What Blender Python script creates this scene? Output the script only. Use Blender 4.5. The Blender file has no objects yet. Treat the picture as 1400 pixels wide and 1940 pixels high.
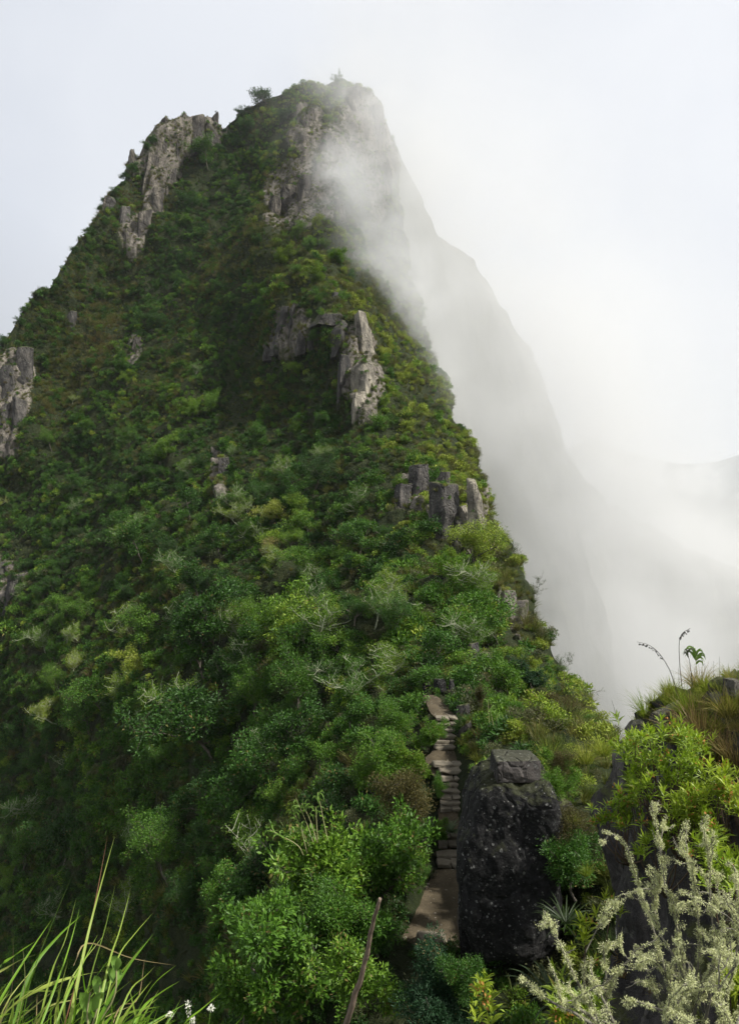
import bpy, bmesh, math, random
import numpy as np
from mathutils import Vector, Matrix, Euler

SC = bpy.context.scene
COL = SC.collection
rad = math.radians

# ------------------------------------------------------------------ camera
F = 1293.3            # focal length in photograph pixels (24 mm on a 36 mm tall frame, photo 1400 x 1940)
cam_d = bpy.data.cameras.new("camera")
cam_d.sensor_fit = 'VERTICAL'
cam_d.sensor_height = 36.0
cam_d.lens = 24.0
cam_d.clip_start = 0.05
cam_d.clip_end = 20000.0
cam = bpy.data.objects.new("camera", cam_d)
cam.rotation_euler = (rad(90), 0, 0)
COL.objects.link(cam)
SC.camera = cam

# ------------------------------------------------------------------ light
SUN_EL, SUN_AZ = 50.0, 106.0      # azimuth measured from the view direction (+Y) towards +X
sd = Vector((math.cos(rad(SUN_EL)) * math.sin(rad(SUN_AZ)), math.cos(rad(SUN_EL)) * math.cos(rad(SUN_AZ)), math.sin(rad(SUN_EL))))
sun_d = bpy.data.lights.new("sun", 'SUN')
sun_d.energy = 5.0
sun_d.angle = rad(2.0)
sun_d.color = (1.0, 0.965, 0.90)
sun = bpy.data.objects.new("sun", sun_d)
sun.rotation_euler = sd.to_track_quat('Z', 'Y').to_euler()
COL.objects.link(sun)

world = bpy.data.worlds.new("World")
SC.world = world
world.use_nodes = True
wt = world.node_tree
wt.nodes.clear()
wo = wt.nodes.new('ShaderNodeOutputWorld')
sky = wt.nodes.new('ShaderNodeTexSky')
sky.sky_type = 'NISHITA'
sky.sun_disc = False
sky.sun_elevation = rad(SUN_EL)
sky.sun_rotation = rad(SUN_AZ)
bg_sky = wt.nodes.new('ShaderNodeBackground')
bg_sky.inputs['Strength'].default_value = 0.1
wt.links.new(sky.outputs[0], bg_sky.inputs['Color'])
# high overcast: a nearly closed white cloud deck, a little brighter towards the sun
tc = wt.nodes.new('ShaderNodeTexCoord')
nz = wt.nodes.new('ShaderNodeTexNoise')
nz.inputs['Scale'].default_value = 2.2
nz.inputs['Detail'].default_value = 5
nz.inputs['Roughness'].default_value = 0.5
wt.links.new(tc.outputs['Generated'], nz.inputs['Vector'])
dot = wt.nodes.new('ShaderNodeVectorMath'); dot.operation = 'DOT_PRODUCT'
wt.links.new(tc.outputs['Generated'], dot.inputs[0])
dot.inputs[1].default_value = sd
mr = wt.nodes.new('ShaderNodeMapRange')
mr.inputs['From Min'].default_value = 0.1
mr.inputs['From Max'].default_value = 0.85
mr.inputs['To Min'].default_value = 0.0
mr.inputs['To Max'].default_value = 1.0
wt.links.new(dot.outputs['Value'], mr.inputs['Value'])
mixc = wt.nodes.new('ShaderNodeMix'); mixc.data_type = 'RGBA'
mixc.inputs['A'].default_value = (0.735, 0.765, 0.825, 1)
mixc.inputs['B'].default_value = (0.93, 0.94, 0.96, 1)
wt.links.new(mr.outputs[0], mixc.inputs['Factor'])
bg_cl = wt.nodes.new('ShaderNodeBackground')
bg_cl.inputs['Strength'].default_value = 0.98
# unseen sky away from the sun is dimmed to deepen the shade, and there is no sky below the horizon
mr2 = wt.nodes.new('ShaderNodeMapRange')
for k_, v_ in (('From Min', -0.65), ('From Max', -0.12), ('To Min', 0.30), ('To Max', 1.0)):
    mr2.inputs[k_].default_value = v_
wt.links.new(dot.outputs['Value'], mr2.inputs['Value'])
sep = wt.nodes.new('ShaderNodeSeparateXYZ')
wt.links.new(tc.outputs['Generated'], sep.inputs[0])
mr3 = wt.nodes.new('ShaderNodeMapRange')
for k_, v_ in (('From Min', -0.12), ('From Max', -0.02), ('To Min', 0.22), ('To Max', 1.0)):
    mr3.inputs[k_].default_value = v_
wt.links.new(sep.outputs['Z'], mr3.inputs['Value'])
mul = wt.nodes.new('ShaderNodeMath'); mul.operation = 'MULTIPLY'
wt.links.new(mr2.outputs[0], mul.inputs[0]); wt.links.new(mr3.outputs[0], mul.inputs[1])
mul2 = wt.nodes.new('ShaderNodeMath'); mul2.operation = 'MULTIPLY'
mr4 = wt.nodes.new('ShaderNodeMapRange')          # unseen sky overhead dimmed to cut the ambient light
for k_, v_ in (('From Min', 0.63), ('From Max', 0.86), ('To Min', 0.90), ('To Max', 0.36)):
    mr4.inputs[k_].default_value = v_
wt.links.new(sep.outputs['Z'], mr4.inputs['Value'])
wt.links.new(mul.outputs[0], mul2.inputs[0]); wt.links.new(mr4.outputs[0], mul2.inputs[1])
wt.links.new(mul2.outputs[0], bg_cl.inputs['Strength'])
wt.links.new(mixc.outputs['Result'], bg_cl.inputs['Color'])
cov = wt.nodes.new('ShaderNodeMapRange')
cov.inputs['From Min'].default_value = 0.3
cov.inputs['From Max'].default_value = 0.62
cov.inputs['To Min'].default_value = 0.80
cov.inputs['To Max'].default_value = 1.0
wt.links.new(nz.outputs['Fac'], cov.inputs['Value'])
wm = wt.nodes.new('ShaderNodeMixShader')
wt.links.new(cov.outputs[0], wm.inputs[0])
wt.links.new(bg_sky.outputs[0], wm.inputs[1])
wt.links.new(bg_cl.outputs[0], wm.inputs[2])
wt.links.new(wm.outputs[0], wo.inputs['Surface'])

SC.view_settings.view_transform = 'Standard'
SC.view_settings.look = 'None'
SC.view_settings.exposure = 0.28
SC.view_settings.gamma = 1.0
SC.cycles.max_bounces = 8
SC.cycles.diffuse_bounces = 2
SC.cycles.transmission_bounces = 3
SC.cycles.volume_bounces = 4
SC.cycles.transparent_max_bounces = 8
SC.cycles.caustics_reflective = False
SC.cycles.caustics_refractive = False
SC.cycles.use_denoising = True
SC.cycles.denoiser = 'OPENIMAGEDENOISE'
SC.cycles.denoising_input_passes = 'RGB_ALBEDO_NORMAL'
SC.cycles.denoising_prefilter = 'ACCURATE'
SC.cycles.use_adaptive_sampling = True
SC.cycles.adaptive_threshold = 0.025
SC.cycles.volume_max_steps = 256

# ------------------------------------------------------------------ helpers
rng = np.random.default_rng(7)
random.seed(7)


def P(px, py, D):
    """A place in the world given as a sight line through the photograph and a distance in metres."""
    return Vector(((px - 700.0) * D / F, D, (970.0 - py) * D / F))


def hash3(i, j, k, seed):
    n = (i.astype(np.int64) * 73856093) ^ (j.astype(np.int64) * 19349663) ^ (k.astype(np.int64) * 83492791) ^ (seed * 2654435761)
    n = (n ^ (n >> 13)) & 0x7fffffff
    n = (n * 1274126177 + 1013904223) & 0x7fffffff
    n = (n ^ (n >> 16)) & 0x7fffffff
    n = (n * 1103515245 + 12345) & 0x7fffffff
    return n / float(0x7fffffff)


def vnoise(p, seed=0):
    """smooth value noise in 0..1 for an (n, 3) array"""
    f = np.floor(p)
    t = p - f
    t = t * t * t * (t * (t * 6 - 15) + 10)
    i, j, k = f[:, 0], f[:, 1], f[:, 2]
    r = 0
    for a in (0, 1):
        wa = t[:, 0] if a else 1 - t[:, 0]
        for b in (0, 1):
            wb = t[:, 1] if b else 1 - t[:, 1]
            for c in (0, 1):
                wc = t[:, 2] if c else 1 - t[:, 2]
                r = r + wa * wb * wc * hash3(i + a, j + b, k + c, seed)
    return r


def fbm(p, seed=0, octaves=4, gain=0.5):
    p = np.asarray(p, float)
    r, a, tot = 0, 1.0, 0
    for o in range(octaves):
        r = r + a * (vnoise(p * (2.03 ** o) + 17.3 * o, seed + o) - 0.5)
        tot += a
        a *= gain
    return r / tot * 2      # about -1..1


def sstep(a, b, x):
    t = np.clip((np.asarray(x, float) - a) / (b - a), 0, 1)
    return t * t * (3 - 2 * t)


def mesh_np(name, V, faces, smooth=False, uvs=None):
    """mesh from an (n,3) array and a list of (m,k) integer arrays"""
    me = bpy.data.meshes.new(name)
    V = np.asarray(V, np.float32)
    if not isinstance(faces, (list, tuple)):
        faces = [faces]
    faces = [np.asarray(f, np.int32) for f in faces if len(f)]
    me.vertices.add(len(V))
    me.vertices.foreach_set('co', V.ravel())
    nl = sum(f.size for f in faces)
    nf = sum(len(f) for f in faces)
    me.loops.add(nl)
    me.loops.foreach_set('vertex_index', np.concatenate([f.ravel() for f in faces]))
    me.polygons.add(nf)
    tot = np.concatenate([np.full(len(f), f.shape[1], np.int32) for f in faces])
    start = np.concatenate([[0], np.cumsum(tot)[:-1]]).astype(np.int32)
    me.polygons.foreach_set('loop_start', start)
    me.update(calc_edges=True)
    me.validate()
    if smooth:
        me.polygons.foreach_set('use_smooth', np.ones(len(me.polygons), bool))
    return me


def link(name, me, mat=None, parent=None, loc=None):
    o = bpy.data.objects.new(name, me)
    COL.objects.link(o)
    if mat is not None and me is not None:
        if len(me.materials) == 0:
            for m_ in (mat if isinstance(mat, (list, tuple)) else [mat]):
                me.materials.append(m_)
    if parent is not None:
        o.parent = parent
    if loc is not None:
        o.location = loc
    return o


def tag(o, label=None, cat=None, group=None, kind=None):
    if label: o['label'] = label
    if cat: o['category'] = cat
    if group: o['group'] = group
    if kind: o['kind'] = kind
    return o


def empty(name, loc, label, cat, group=None, rz=0.0):
    o = bpy.data.objects.new(name, None)
    o.empty_display_size = 0.2
    COL.objects.link(o)
    o.location = loc
    o.rotation_euler = (0, 0, rz)
    return tag(o, label, cat, group)


def dup(root, loc, rz, scale, label, group=None, tilt=(0, 0)):
    r = root.copy()
    COL.objects.link(r)
    r.location = loc
    r.rotation_euler = (tilt[0], tilt[1], rz)
    r.scale = (scale, scale, scale) if not hasattr(scale, '__len__') else scale
    r['label'] = label
    if group: r['group'] = group
    for ch in list(root.children):
        c = ch.copy()
        COL.objects.link(c)
        c.parent = r
    return r


class Nodes:
    def __init__(self, name):
        self.m = bpy.data.materials.new(name)
        self.m.use_nodes = True
        self.t = self.m.node_tree
        self.t.nodes.clear()
        self.out = self.t.nodes.new('ShaderNodeOutputMaterial')

    def n(self, typ, **kw):
        nd = self.t.nodes.new(typ)
        for k, v in kw.items():
            if k in nd.inputs.keys() if isinstance(k, str) else False:
                self.set(nd, k, v)
            else:
                setattr(nd, k, v)
        return nd

    def set(self, nd, k, v):
        if hasattr(v, 'bl_rna') and v.bl_rna.identifier.startswith('NodeSocket'):
            self.t.links.new(v, nd.inputs[k])
        else:
            nd.inputs[k].default_value = v
        return nd

    def l(self, a, b):
        self.t.links.new(a, b)

    def noise(self, scale, detail=4, rough=0.55, vec=None, dist=0.0):
        nd = self.t.nodes.new('ShaderNodeTexNoise')
        nd.inputs['Scale'].default_value = scale
        nd.inputs['Detail'].default_value = detail
        nd.inputs['Roughness'].default_value = rough
        nd.inputs['Distortion'].default_value = dist
        if vec is not None: self.l(vec, nd.inputs['Vector'])
        return nd.outputs['Fac']

    def math(self, op, a, b=None, c=None, clamp=False):
        nd = self.t.nodes.new('ShaderNodeMath'); nd.operation = op; nd.use_clamp = clamp
        for i, v in enumerate((a, b, c)):
            if v is None: continue
            if isinstance(v, (int, float)): nd.inputs[i].default_value = v
            else: self.l(v, nd.inputs[i])
        return nd.outputs[0]

    def mr(self, v, a, b, c=0.0, d=1.0, smooth=False):
        nd = self.t.nodes.new('ShaderNodeMapRange')
        if smooth: nd.interpolation_type = 'SMOOTHSTEP'
        self.l(v, nd.inputs['Value'])
        for k, x in zip(('From Min', 'From Max', 'To Min', 'To Max'), (a, b, c, d)):
            nd.inputs[k].default_value = x
        return nd.outputs[0]

    def mix(self, f, a, b, blend='MIX'):
        nd = self.t.nodes.new('ShaderNodeMix'); nd.data_type = 'RGBA'; nd.blend_type = blend
        for k, v in (('Factor', f), ('A', a), ('B', b)):
            s = [i for i in nd.inputs if i.name == k and i.enabled][0]
            if isinstance(v, (int, float)): s.default_value = v
            elif isinstance(v, (tuple, list)): s.default_value = tuple(v) + ((1,) if len(v) == 3 else ())
            else: self.l(v, s)
        return [o for o in nd.outputs if o.enabled][0]

    def ramp(self, f, stops):
        nd = self.t.nodes.new('ShaderNodeValToRGB')
        e = nd.color_ramp.elements
        while len(e) < len(stops): e.new(0.5)
        for el, (p, c) in zip(e, stops):
            el.position = p
            el.color = tuple(c) + ((1,) if len(c) == 3 else ())
        self.l(f, nd.inputs[0])
        return nd.outputs[0]

    def bump(self, h, strength=0.5, dist=0.1):
        nd = self.t.nodes.new('ShaderNodeBump')
        nd.inputs['Strength'].default_value = strength
        nd.inputs['Distance'].default_value = dist
        self.l(h, nd.inputs['Height'])
        return nd.outputs[0]


# ------------------------------------------------------------------ materials
def leaf_material(name, cols, source='random', transl=0.35, rough=0.55, spec=0.25):
    """cols: list of leaf colours picked from by the plant's own tint; each leaf varies a little"""
    N = Nodes(name)
    if source == 'inst':
        at = N.n('ShaderNodeAttribute'); at.attribute_type = 'INSTANCER'; at.attribute_name = 'tint'
        f = at.outputs['Fac']
    else:
        oi = N.n('ShaderNodeObjectInfo')
        f = oi.outputs['Alpha'] if source == 'alpha' else oi.outputs['Random']
    at2 = N.n('ShaderNodeAttribute'); at2.attribute_name = 'leafvar'
    f2 = N.math('ADD', f, N.mr(at2.outputs['Fac'], 0, 1, -0.13, 0.13))
    col = N.ramp(f2, [(i / max(1, len(cols) - 1), c) for i, c in enumerate(cols)])
    col = N.mix(N.mr(at2.outputs['Fac'], 0.93, 0.96, 0, 0.8), col, (0.15, 0.095, 0.040))     # a few dry leaves
    hsv = N.n('ShaderNodeHueSaturation')
    N.l(col, hsv.inputs['Color'])
    N.l(N.mr(at2.outputs['Fac'], 0, 1, 0.65, 1.35), hsv.inputs['Value'])
    b = N.n('ShaderNodeBsdfPrincipled')
    N.l(hsv.outputs[0], b.inputs['Base Color'])
    b.inputs['Roughness'].default_value = rough
    b.inputs['Specular IOR Level'].default_value = spec
    tr = N.n('ShaderNodeBsdfTranslucent')
    N.l(N.mix(0.5, hsv.outputs[0], (0.30, 0.42, 0.06), 'SOFT_LIGHT'), tr.inputs['Color'])
    ms = N.n('ShaderNodeMixShader')
    ms.inputs[0].default_value = transl
    N.l(b.outputs[0], ms.inputs[1]); N.l(tr.outputs[0], ms.inputs[2])
    N.l(ms.outputs[0], N.out.inputs['Surface'])
    return N.m


def rock_material(name, base=((0.05, 0.048, 0.046), (0.16, 0.14, 0.12), (0.34, 0.30, 0.25)), scale=1.0, lichen=0.35, streak=True, moss=0.4, speck=0.0):
    N = Nodes(name)
    g = N.n('ShaderNodeTexCoord').outputs['Object']
    mp = N.n('ShaderNodeMapping'); N.l(g, mp.inputs['Vector'])
    mp.inputs['Scale'].default_value = (1.6 * scale, 1.6 * scale, 0.5 * scale); mp.inputs['Rotation'].default_value = (0.25, 0.3, 0)
    st = N.noise(0.9, 6, 0.62, mp.outputs[0], 0.4)
    big = N.noise(0.25 * scale, 4, 0.55, g)
    fine = N.noise(5.0 * scale, 6, 0.7, g)
    v = N.math('ADD', N.math('MULTIPLY', st if streak else big, 0.75), N.math('MULTIPLY', fine, 0.25))
    v = N.math('ADD', v, N.math('MULTIPLY', N.math('SUBTRACT', big, 0.5), 0.5))
    col = N.ramp(v, [(0.30, base[0]), (0.50, base[1]), (0.66, base[2])])
    # pale lichen blotches
    li = N.noise(3.3 * scale, 5, 0.65, g, 0.3)
    col = N.mix(N.mr(li, 0.60, 0.68, 0, lichen), col, (0.33, 0.34, 0.28))
    # dark algae
    al = N.noise(0.8 * scale, 5, 0.6, mp.outputs[0], 0.5)
    col = N.mix(N.mr(al, 0.52, 0.68, 0, 0.75), col, (0.028, 0.027, 0.028))
    if speck > 0:
        vo = N.n('ShaderNodeTexVoronoi'); N.l(g, vo.inputs['Vector']); vo.inputs['Scale'].default_value = 10.5
        vo.inputs['Randomness'].default_value = 1.0
        sz = N.mr(vo.outputs['Color'], 0.35, 1.0, 0.0, 0.42)
        jag = N.math('ADD', vo.outputs['Distance'], N.mr(N.noise(16, 4, 0.65, g), 0.3, 0.7, -0.16, 0.16))
        spot = N.math('MULTIPLY', N.math('LESS_THAN', jag, sz), N.mr(N.noise(30, 3, 0.6, g), 0.35, 0.6, 0.1, 1))
        col = N.mix(N.math('MULTIPLY', spot, speck), col, (0.24, 0.24, 0.225))
        vo2 = N.n('ShaderNodeTexVoronoi'); N.l(g, vo2.inputs['Vector']); vo2.inputs['Scale'].default_value = 22
        s2 = N.math('LESS_THAN', vo2.outputs['Distance'], N.mr(vo2.outputs['Color'], 0.5, 1.0, 0.0, 0.36))
        pt = N.mr(N.noise(1.4, 4, 0.6, g), 0.34, 0.56)
        col = N.mix(N.math('MULTIPLY', N.math('MULTIPLY', s2, pt), speck * 0.8), col, (0.16, 0.16, 0.155))
        mt = N.math('MULTIPLY', N.mr(N.noise(12, 7, 0.75, g), 0.50, 0.64), N.mr(N.noise(1.9, 4, 0.6, g), 0.40, 0.62))
        col = N.mix(N.math('MULTIPLY', mt, speck * 0.55), col, (0.115, 0.115, 0.108))
    # moss lying on the upward faces
    gn = N.n('ShaderNodeNewGeometry')
    sx = N.n('ShaderNodeSeparateXYZ'); N.l(gn.outputs['Normal'], sx.inputs[0])
    mo = N.math('MULTIPLY', N.mr(N.math('ADD', sx.outputs['Z'], N.mr(fine, 0.3, 0.7, -0.35, 0.35)), 0.45, 0.8), moss)
    col = N.mix(mo, col, (0.075, 0.085, 0.025))
    b = N.n('ShaderNodeBsdfPrincipled')
    N.l(col, b.inputs['Base Color'])
    b.inputs['Roughness'].default_value = 0.85
    b.inputs['Specular IOR Level'].default_value = 0.3
    vc = N.n('ShaderNodeTexVoronoi'); vc.feature = 'DISTANCE_TO_EDGE'
    mp2 = N.n('ShaderNodeMapping'); N.l(g, mp2.inputs['Vector']); mp2.inputs['Scale'].default_value = (0.9 * scale, 0.9 * scale, 0.35 * scale)
    nv = N.n('ShaderNodeTexNoise'); nv.inputs['Scale'].default_value = 1.5 * scale; N.l(g, nv.inputs['Vector'])
    av = N.n('ShaderNodeVectorMath'); av.operation = 'MULTIPLY_ADD'
    N.l(nv.outputs['Color'], av.inputs[0]); av.inputs[1].default_value = (0.5, 0.5, 0.5); N.l(mp2.outputs[0], av.inputs[2])
    N.l(av.outputs[0], vc.inputs['Vector']); vc.inputs['Scale'].default_value = 1.0
    h = N.math('ADD', N.mr(vc.outputs['Distance'], 0.0, 0.06, -0.5, 0.0), N.math('MULTIPLY', v, 1.2))
    h = N.math('ADD', h, N.math('MULTIPLY', fine, 0.4))
    N.l(N.bump(h, 0.7, 0.35 / scale), b.inputs['Normal'])
    N.l(b.outputs[0], N.out.inputs['Surface'])
    return N.m


def plain(name, c, rough=0.7, var=0.3, scale=20.0, bump=0.0, transl=0.0):
    N = Nodes(name)
    g = N.n('ShaderNodeTexCoord').outputs['Object']
    f = N.noise(scale, 4, 0.6, g)
    col = N.mix(f, tuple(x * (1 - var) for x in c), tuple(min(1, x * (1 + var)) for x in c))
    b = N.n('ShaderNodeBsdfPrincipled')
    N.l(col, b.inputs['Base Color'])
    b.inputs['Roughness'].default_value = rough
    b.inputs['Specular IOR Level'].default_value = 0.25
    if bump: N.l(N.bump(f, bump, 0.02), b.inputs['Normal'])
    if transl:
        tr = N.n('ShaderNodeBsdfTranslucent'); N.l(col, tr.inputs['Color'])
        ms = N.n('ShaderNodeMixShader'); ms.inputs[0].default_value = transl
        N.l(b.outputs[0], ms.inputs[1]); N.l(tr.outputs[0], ms.inputs[2])
        N.l(ms.outputs[0], N.out.inputs['Surface'])
    else:
        N.l(b.outputs[0], N.out.inputs['Surface'])
    return N.m
# ------------------------------------------------------------------ terrain
from mathutils.bvhtree import BVHTree


def tps_fit(pts, reg=2e-3):
    pts = np.array(pts, float)
    X = pts[:, :2] / 300.0
    y = np.log(pts[:, 2])
    d = np.linalg.norm(X[:, None] - X[None], axis=2)
    K = np.where(d > 0, d * d * np.log(np.maximum(d, 1e-9)), 0) + reg * np.eye(len(X))
    Pm = np.c_[np.ones(len(X)), X]
    A = np.block([[K, Pm], [Pm.T, np.zeros((3, 3))]])
    w = np.linalg.solve(A, np.r_[y, np.zeros(3)])

    def f(px, py):
        Q = np.c_[np.ravel(px), np.ravel(py)] / 300.0
        out = np.empty(len(Q))
        for i in range(0, len(Q), 20000):
            q = Q[i:i + 20000]
            dd = np.linalg.norm(q[:, None] - X[None], axis=2)
            k = np.where(dd > 0, dd * dd * np.log(np.maximum(dd, 1e-9)), 0)
            out[i:i + 20000] = k @ w[:len(X)] + w[len(X)] + q @ w[len(X) + 1:]
        return np.exp(out).reshape(np.shape(px))
    return f


MAIN_D = [
    (650, 150, 185), (540, 165, 180), (490, 190, 178), (420, 240, 180), (350, 220, 174), (290, 240, 170), (240, 300, 168), (200, 370, 163),
    (150, 450, 154), (100, 540, 147), (0, 650, 138), (-150, 830, 128), (-300, 1000, 120),
    (720, 190, 190), (740, 260, 192), (760, 330, 190), (775, 520, 165), (800, 620, 140), (845, 750, 112), (900, 880, 88), (925, 960, 74),
    (985, 1090, 58), (1040, 1220, 46), (1100, 1320, 38), (1165, 1390, 30),
    (600, 170, 178), (560, 300, 165), (540, 415, 153), (580, 425, 140), (510, 440, 140), (620, 500, 125), (700, 600, 110), (705, 770, 94), (760, 850, 85),
    (860, 930, 70), (900, 1050, 60), (930, 1150, 50), (950, 1250, 42), (1000, 1330, 34), (660, 300, 168),
    (450, 450, 152), (400, 330, 172), (310, 440, 160), (200, 550, 155), (100, 700, 140), (20, 760, 132), (-200, 1000, 125), (300, 700, 132), (450, 650, 128),
    (550, 660, 112), (640, 690, 104), (550, 760, 108), (400, 850, 108), (250, 900, 112), (100, 1000, 115), (0, 1100, 112), (-200, 1300, 105), (500, 950, 88), (650, 900, 84),
    (310, 960, 100), (400, 1100, 74), (550, 1100, 66), (700, 1050, 64), (200, 1150, 88), (250, 1300, 68), (100, 1350, 82), (0, 1400, 92), (-200, 1600, 90),
    (500, 1250, 54), (650, 1230, 46), (780, 1230, 40), (720, 1290, 38), (800, 1300, 34.5), (825, 1325, 31), (848, 1360, 28.6), (848, 1420, 27.2),
    (850, 1450, 25.6), (860, 1490, 24.7), (858, 1545, 23.6), (852, 1600, 22.2), (850, 1645, 21), (835, 1690, 19.6), (815, 1740, 18.2), (840, 1790, 17),
    (750, 1400, 29), (650, 1400, 33), (550, 1400, 42), (400, 1400, 52), (300, 1500, 56), (150, 1600, 66), (0, 1700, 72), (-200, 1900, 72),
    (600, 1530, 27), (500, 1600, 32), (700, 1550, 23), (750, 1650, 19.5), (640, 1700, 19.5), (650, 1850, 16), (500, 1750, 24), (440, 1900, 24),
    (300, 1800, 42), (200, 1950, 46), (0, 2000, 58), (-200, 2150, 58), (800, 1900, 14.5), (700, 2000, 13.5), (500, 2100, 16), (300, 2100, 30),
    (900, 1800, 16.5), (1000, 1700, 17), (1000, 1500, 19), (950, 1400, 25), (1050, 1400, 26), (1100, 1450, 21), (1165, 1500, 18), (1165, 1700, 14.5),
    (1165, 2000, 12), (900, 2000, 12.8), (900, 1350, 29),
]
main_depth = tps_fit(MAIN_D)
SKY = [(-300, 1000), (-150, 830), (0, 655), (40, 590), (62, 560), (100, 542), (128, 490), (150, 452), (185, 418), (200, 372), (236, 340), (244, 310), (270, 300), (285, 262), (300, 240),
       (345, 222), (400, 226), (420, 252), (440, 228), (480, 196), (520, 176), (560, 166), (610, 162), (650, 152), (690, 172), (715, 190), (733, 240), (750, 290),
       (762, 400), (775, 520), (800, 620), (845, 750), (880, 840), (900, 880), (925, 960), (985, 1090), (1015, 1170), (1040, 1225), (1100, 1325), (1165, 1392)]


def along(poly, n):
    p = np.array(poly, float)
    s = np.r_[0, np.cumsum(np.linalg.norm(np.diff(p, axis=0), axis=1))]
    t = np.linspace(0, s[-1], n)
    return np.c_[np.interp(t, s, p[:, 0]), np.interp(t, s, p[:, 1])]


POLY_ROCK = [
    [(285, 228), (420, 212), (432, 270), (370, 280), (330, 300), (322, 350), (300, 400), (270, 480), (245, 480), (235, 430), (270, 390), (285, 330), (240, 330), (240, 285), (275, 285)],
    [(-60, 690), (55, 655), (62, 720), (36, 880), (-60, 900)],
    [(560, 200), (600, 190), (610, 260), (640, 180), (690, 175), (725, 200), (750, 300), (735, 400), (700, 420), (690, 330), (650, 300), (640, 420), (600, 400), (590, 330), (560, 290)],
    [(500, 350), (600, 290), (600, 425), (520, 432), (498, 410)],
    [(500, 665), (540, 590), (575, 580), (600, 650), (560, 672)],
    [(655, 610), (690, 600), (718, 690), (718, 770), (670, 800), (645, 740)],
    [(865, 930), (920, 925), (922, 1060), (884, 1060)],
    [(770, 890), (810, 890), (850, 930), (850, 1000), (760, 970)],
    [(940, 1120), (985, 1130), (985, 1230), (955, 1210)],
    [(0, 1060), (45, 1070), (30, 1160), (-20, 1150)],
    [(240, 640), (275, 640), (270, 690), (245, 690)],
    [(410, 870), (440, 880), (430, 940), (405, 930)],
]


def in_poly(px, py, poly):
    r = np.zeros(px.shape, bool)
    n = len(poly)
    for i in range(n):
        x0, y0 = poly[i]
        x1, y1 = poly[(i + 1) % n]
        if y0 == y1: continue
        c = ((y0 > py) != (y1 > py)) & (px < (x1 - x0) * (py - y0) / (y1 - y0) + x0)
        r ^= c
    return r


def rock_mask(px, py):
    q = np.c_[px, py, np.zeros_like(px)]
    jx = px + 22 * fbm(q / 45.0, 91, 3)
    jy = py + 30 * fbm(q / 60.0, 92, 3)
    m = np.zeros(px.shape, bool)
    for k, po in enumerate(POLY_ROCK):
        m |= in_poly(jx, jy, po)
    return m.astype(float)


# path: centre, half width (photo px) and distance against the photo row
PATH = np.array([(1318, 812, 12, 31.6), (1335, 826, 17, 30.4), (1360, 845, 18, 28.6), (1418, 848, 23, 27.2), (1432, 852, 36, 26.5), (1450, 853, 38, 25.6), (1462, 860, 28, 25.2),
                 (1490, 861, 24, 24.7), (1545, 858, 22, 23.6), (1600, 852, 21, 22.2), (1645, 850, 22, 21), (1690, 835, 42, 19.6), (1740, 822, 54, 18.2), (1775, 822, 62, 17.3), (1800, 850, 36, 16.8)], float)


def path_at(py):
    return tuple(np.interp(py, PATH[:, 0], PATH[:, k]) for k in (1, 2, 3))


def path_dist(px, py):
    """how far (in path half widths) from the path centre; big away from it"""
    c, h, _ = path_at(py)
    d = np.abs(px - c) / h
    return np.where((py > 1312) & (py < 1805), d, 9.0)


NC, NR, NB = 420, 330, 16
sk = along(SKY, NC)
s = np.linspace(0, 1, NR)
gx = np.repeat(sk[:, 0][:, None], NR, 1)
gy = sk[:, 1][:, None] + (2200 - sk[:, 1])[:, None] * s[None]
gD = main_depth(gx, gy)
PX, PY = gx.copy(), gy.copy()
W = np.stack([(gx - 700) * gD / F, gD, (970 - gy) * gD / F], -1)
# the far side, falling away behind the skyline
bk = np.linspace(0, 1, NB + 1)[:0:-1] ** 1.6
back = []
for b in bk:
    dist = b * np.minimum(90, gD[:, 0] * 0.6)
    q = W[:, 0].copy()
    q[:, 1] += dist
    q[:, 2] -= dist * 1.15
    q[:, 0] += dist * 0.25 * np.where(gx[:, 0] < 350, 1, np.where(gx[:, 0] > 700, -0.6, 0))
    back.append(q)
W = np.concatenate([np.stack(back, 1), W], 1)
PX = np.concatenate([np.repeat(gx[:, :1], NB, 1), PX], 1)
PY = np.concatenate([np.repeat(gy[:, :1], NB, 1), PY], 1)
NT = NR + NB


def grid_normals(W):
    du = np.gradient(W, axis=0)
    dv = np.gradient(W, axis=1)
    n = np.cross(dv, du)
    n /= np.linalg.norm(n, axis=2, keepdims=True) + 1e-9
    return n


def grid_faces(a, b):
    i = np.arange(a - 1)[:, None] * b + np.arange(b - 1)[None]
    i = i.ravel()
    return np.stack([i, i + 1, i + b + 1, i + b], 1)


Nn = grid_normals(W)
flat = W.reshape(-1, 3)
rockm = rock_mask(PX.ravel(), PY.ravel()).reshape(PX.shape)
rk = rockm.copy()
for _ in range(2):
    rk[1:-1, 1:-1] = (rk[1:-1, 1:-1] * 2 + rk[:-2, 1:-1] + rk[2:, 1:-1] + rk[1:-1, :-2] + rk[1:-1, 2:]) / 6
pd = path_dist(PX, PY)
near = sstep(10, 45, W[..., 1])
calm = sstep(1.0, 2.6, pd) * np.where((PX < 1000) & (PX > 640) & (PY > 1300) & (PY < 1800), 0.5, 1)
lump = fbm(flat / np.array([8.0, 8.0, 11.0]), 3, 4, 0.55).reshape(PX.shape)
small = fbm(flat / 2.6, 8, 3).reshape(PX.shape)
cr = fbm(flat / np.array([2.2, 2.2, 9.0]), 21, 4).reshape(PX.shape)
edge = sstep(0, 0.02, np.concatenate([np.zeros((NC, NB)), np.repeat(s[None], NC, 0)], 1))
disp = (2.9 * near * lump + 0.5 * small * near) * (1 - rk) + rk * (0.9 + 1.3 * np.sign(cr) * np.abs(cr) ** 0.6) * near
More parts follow.
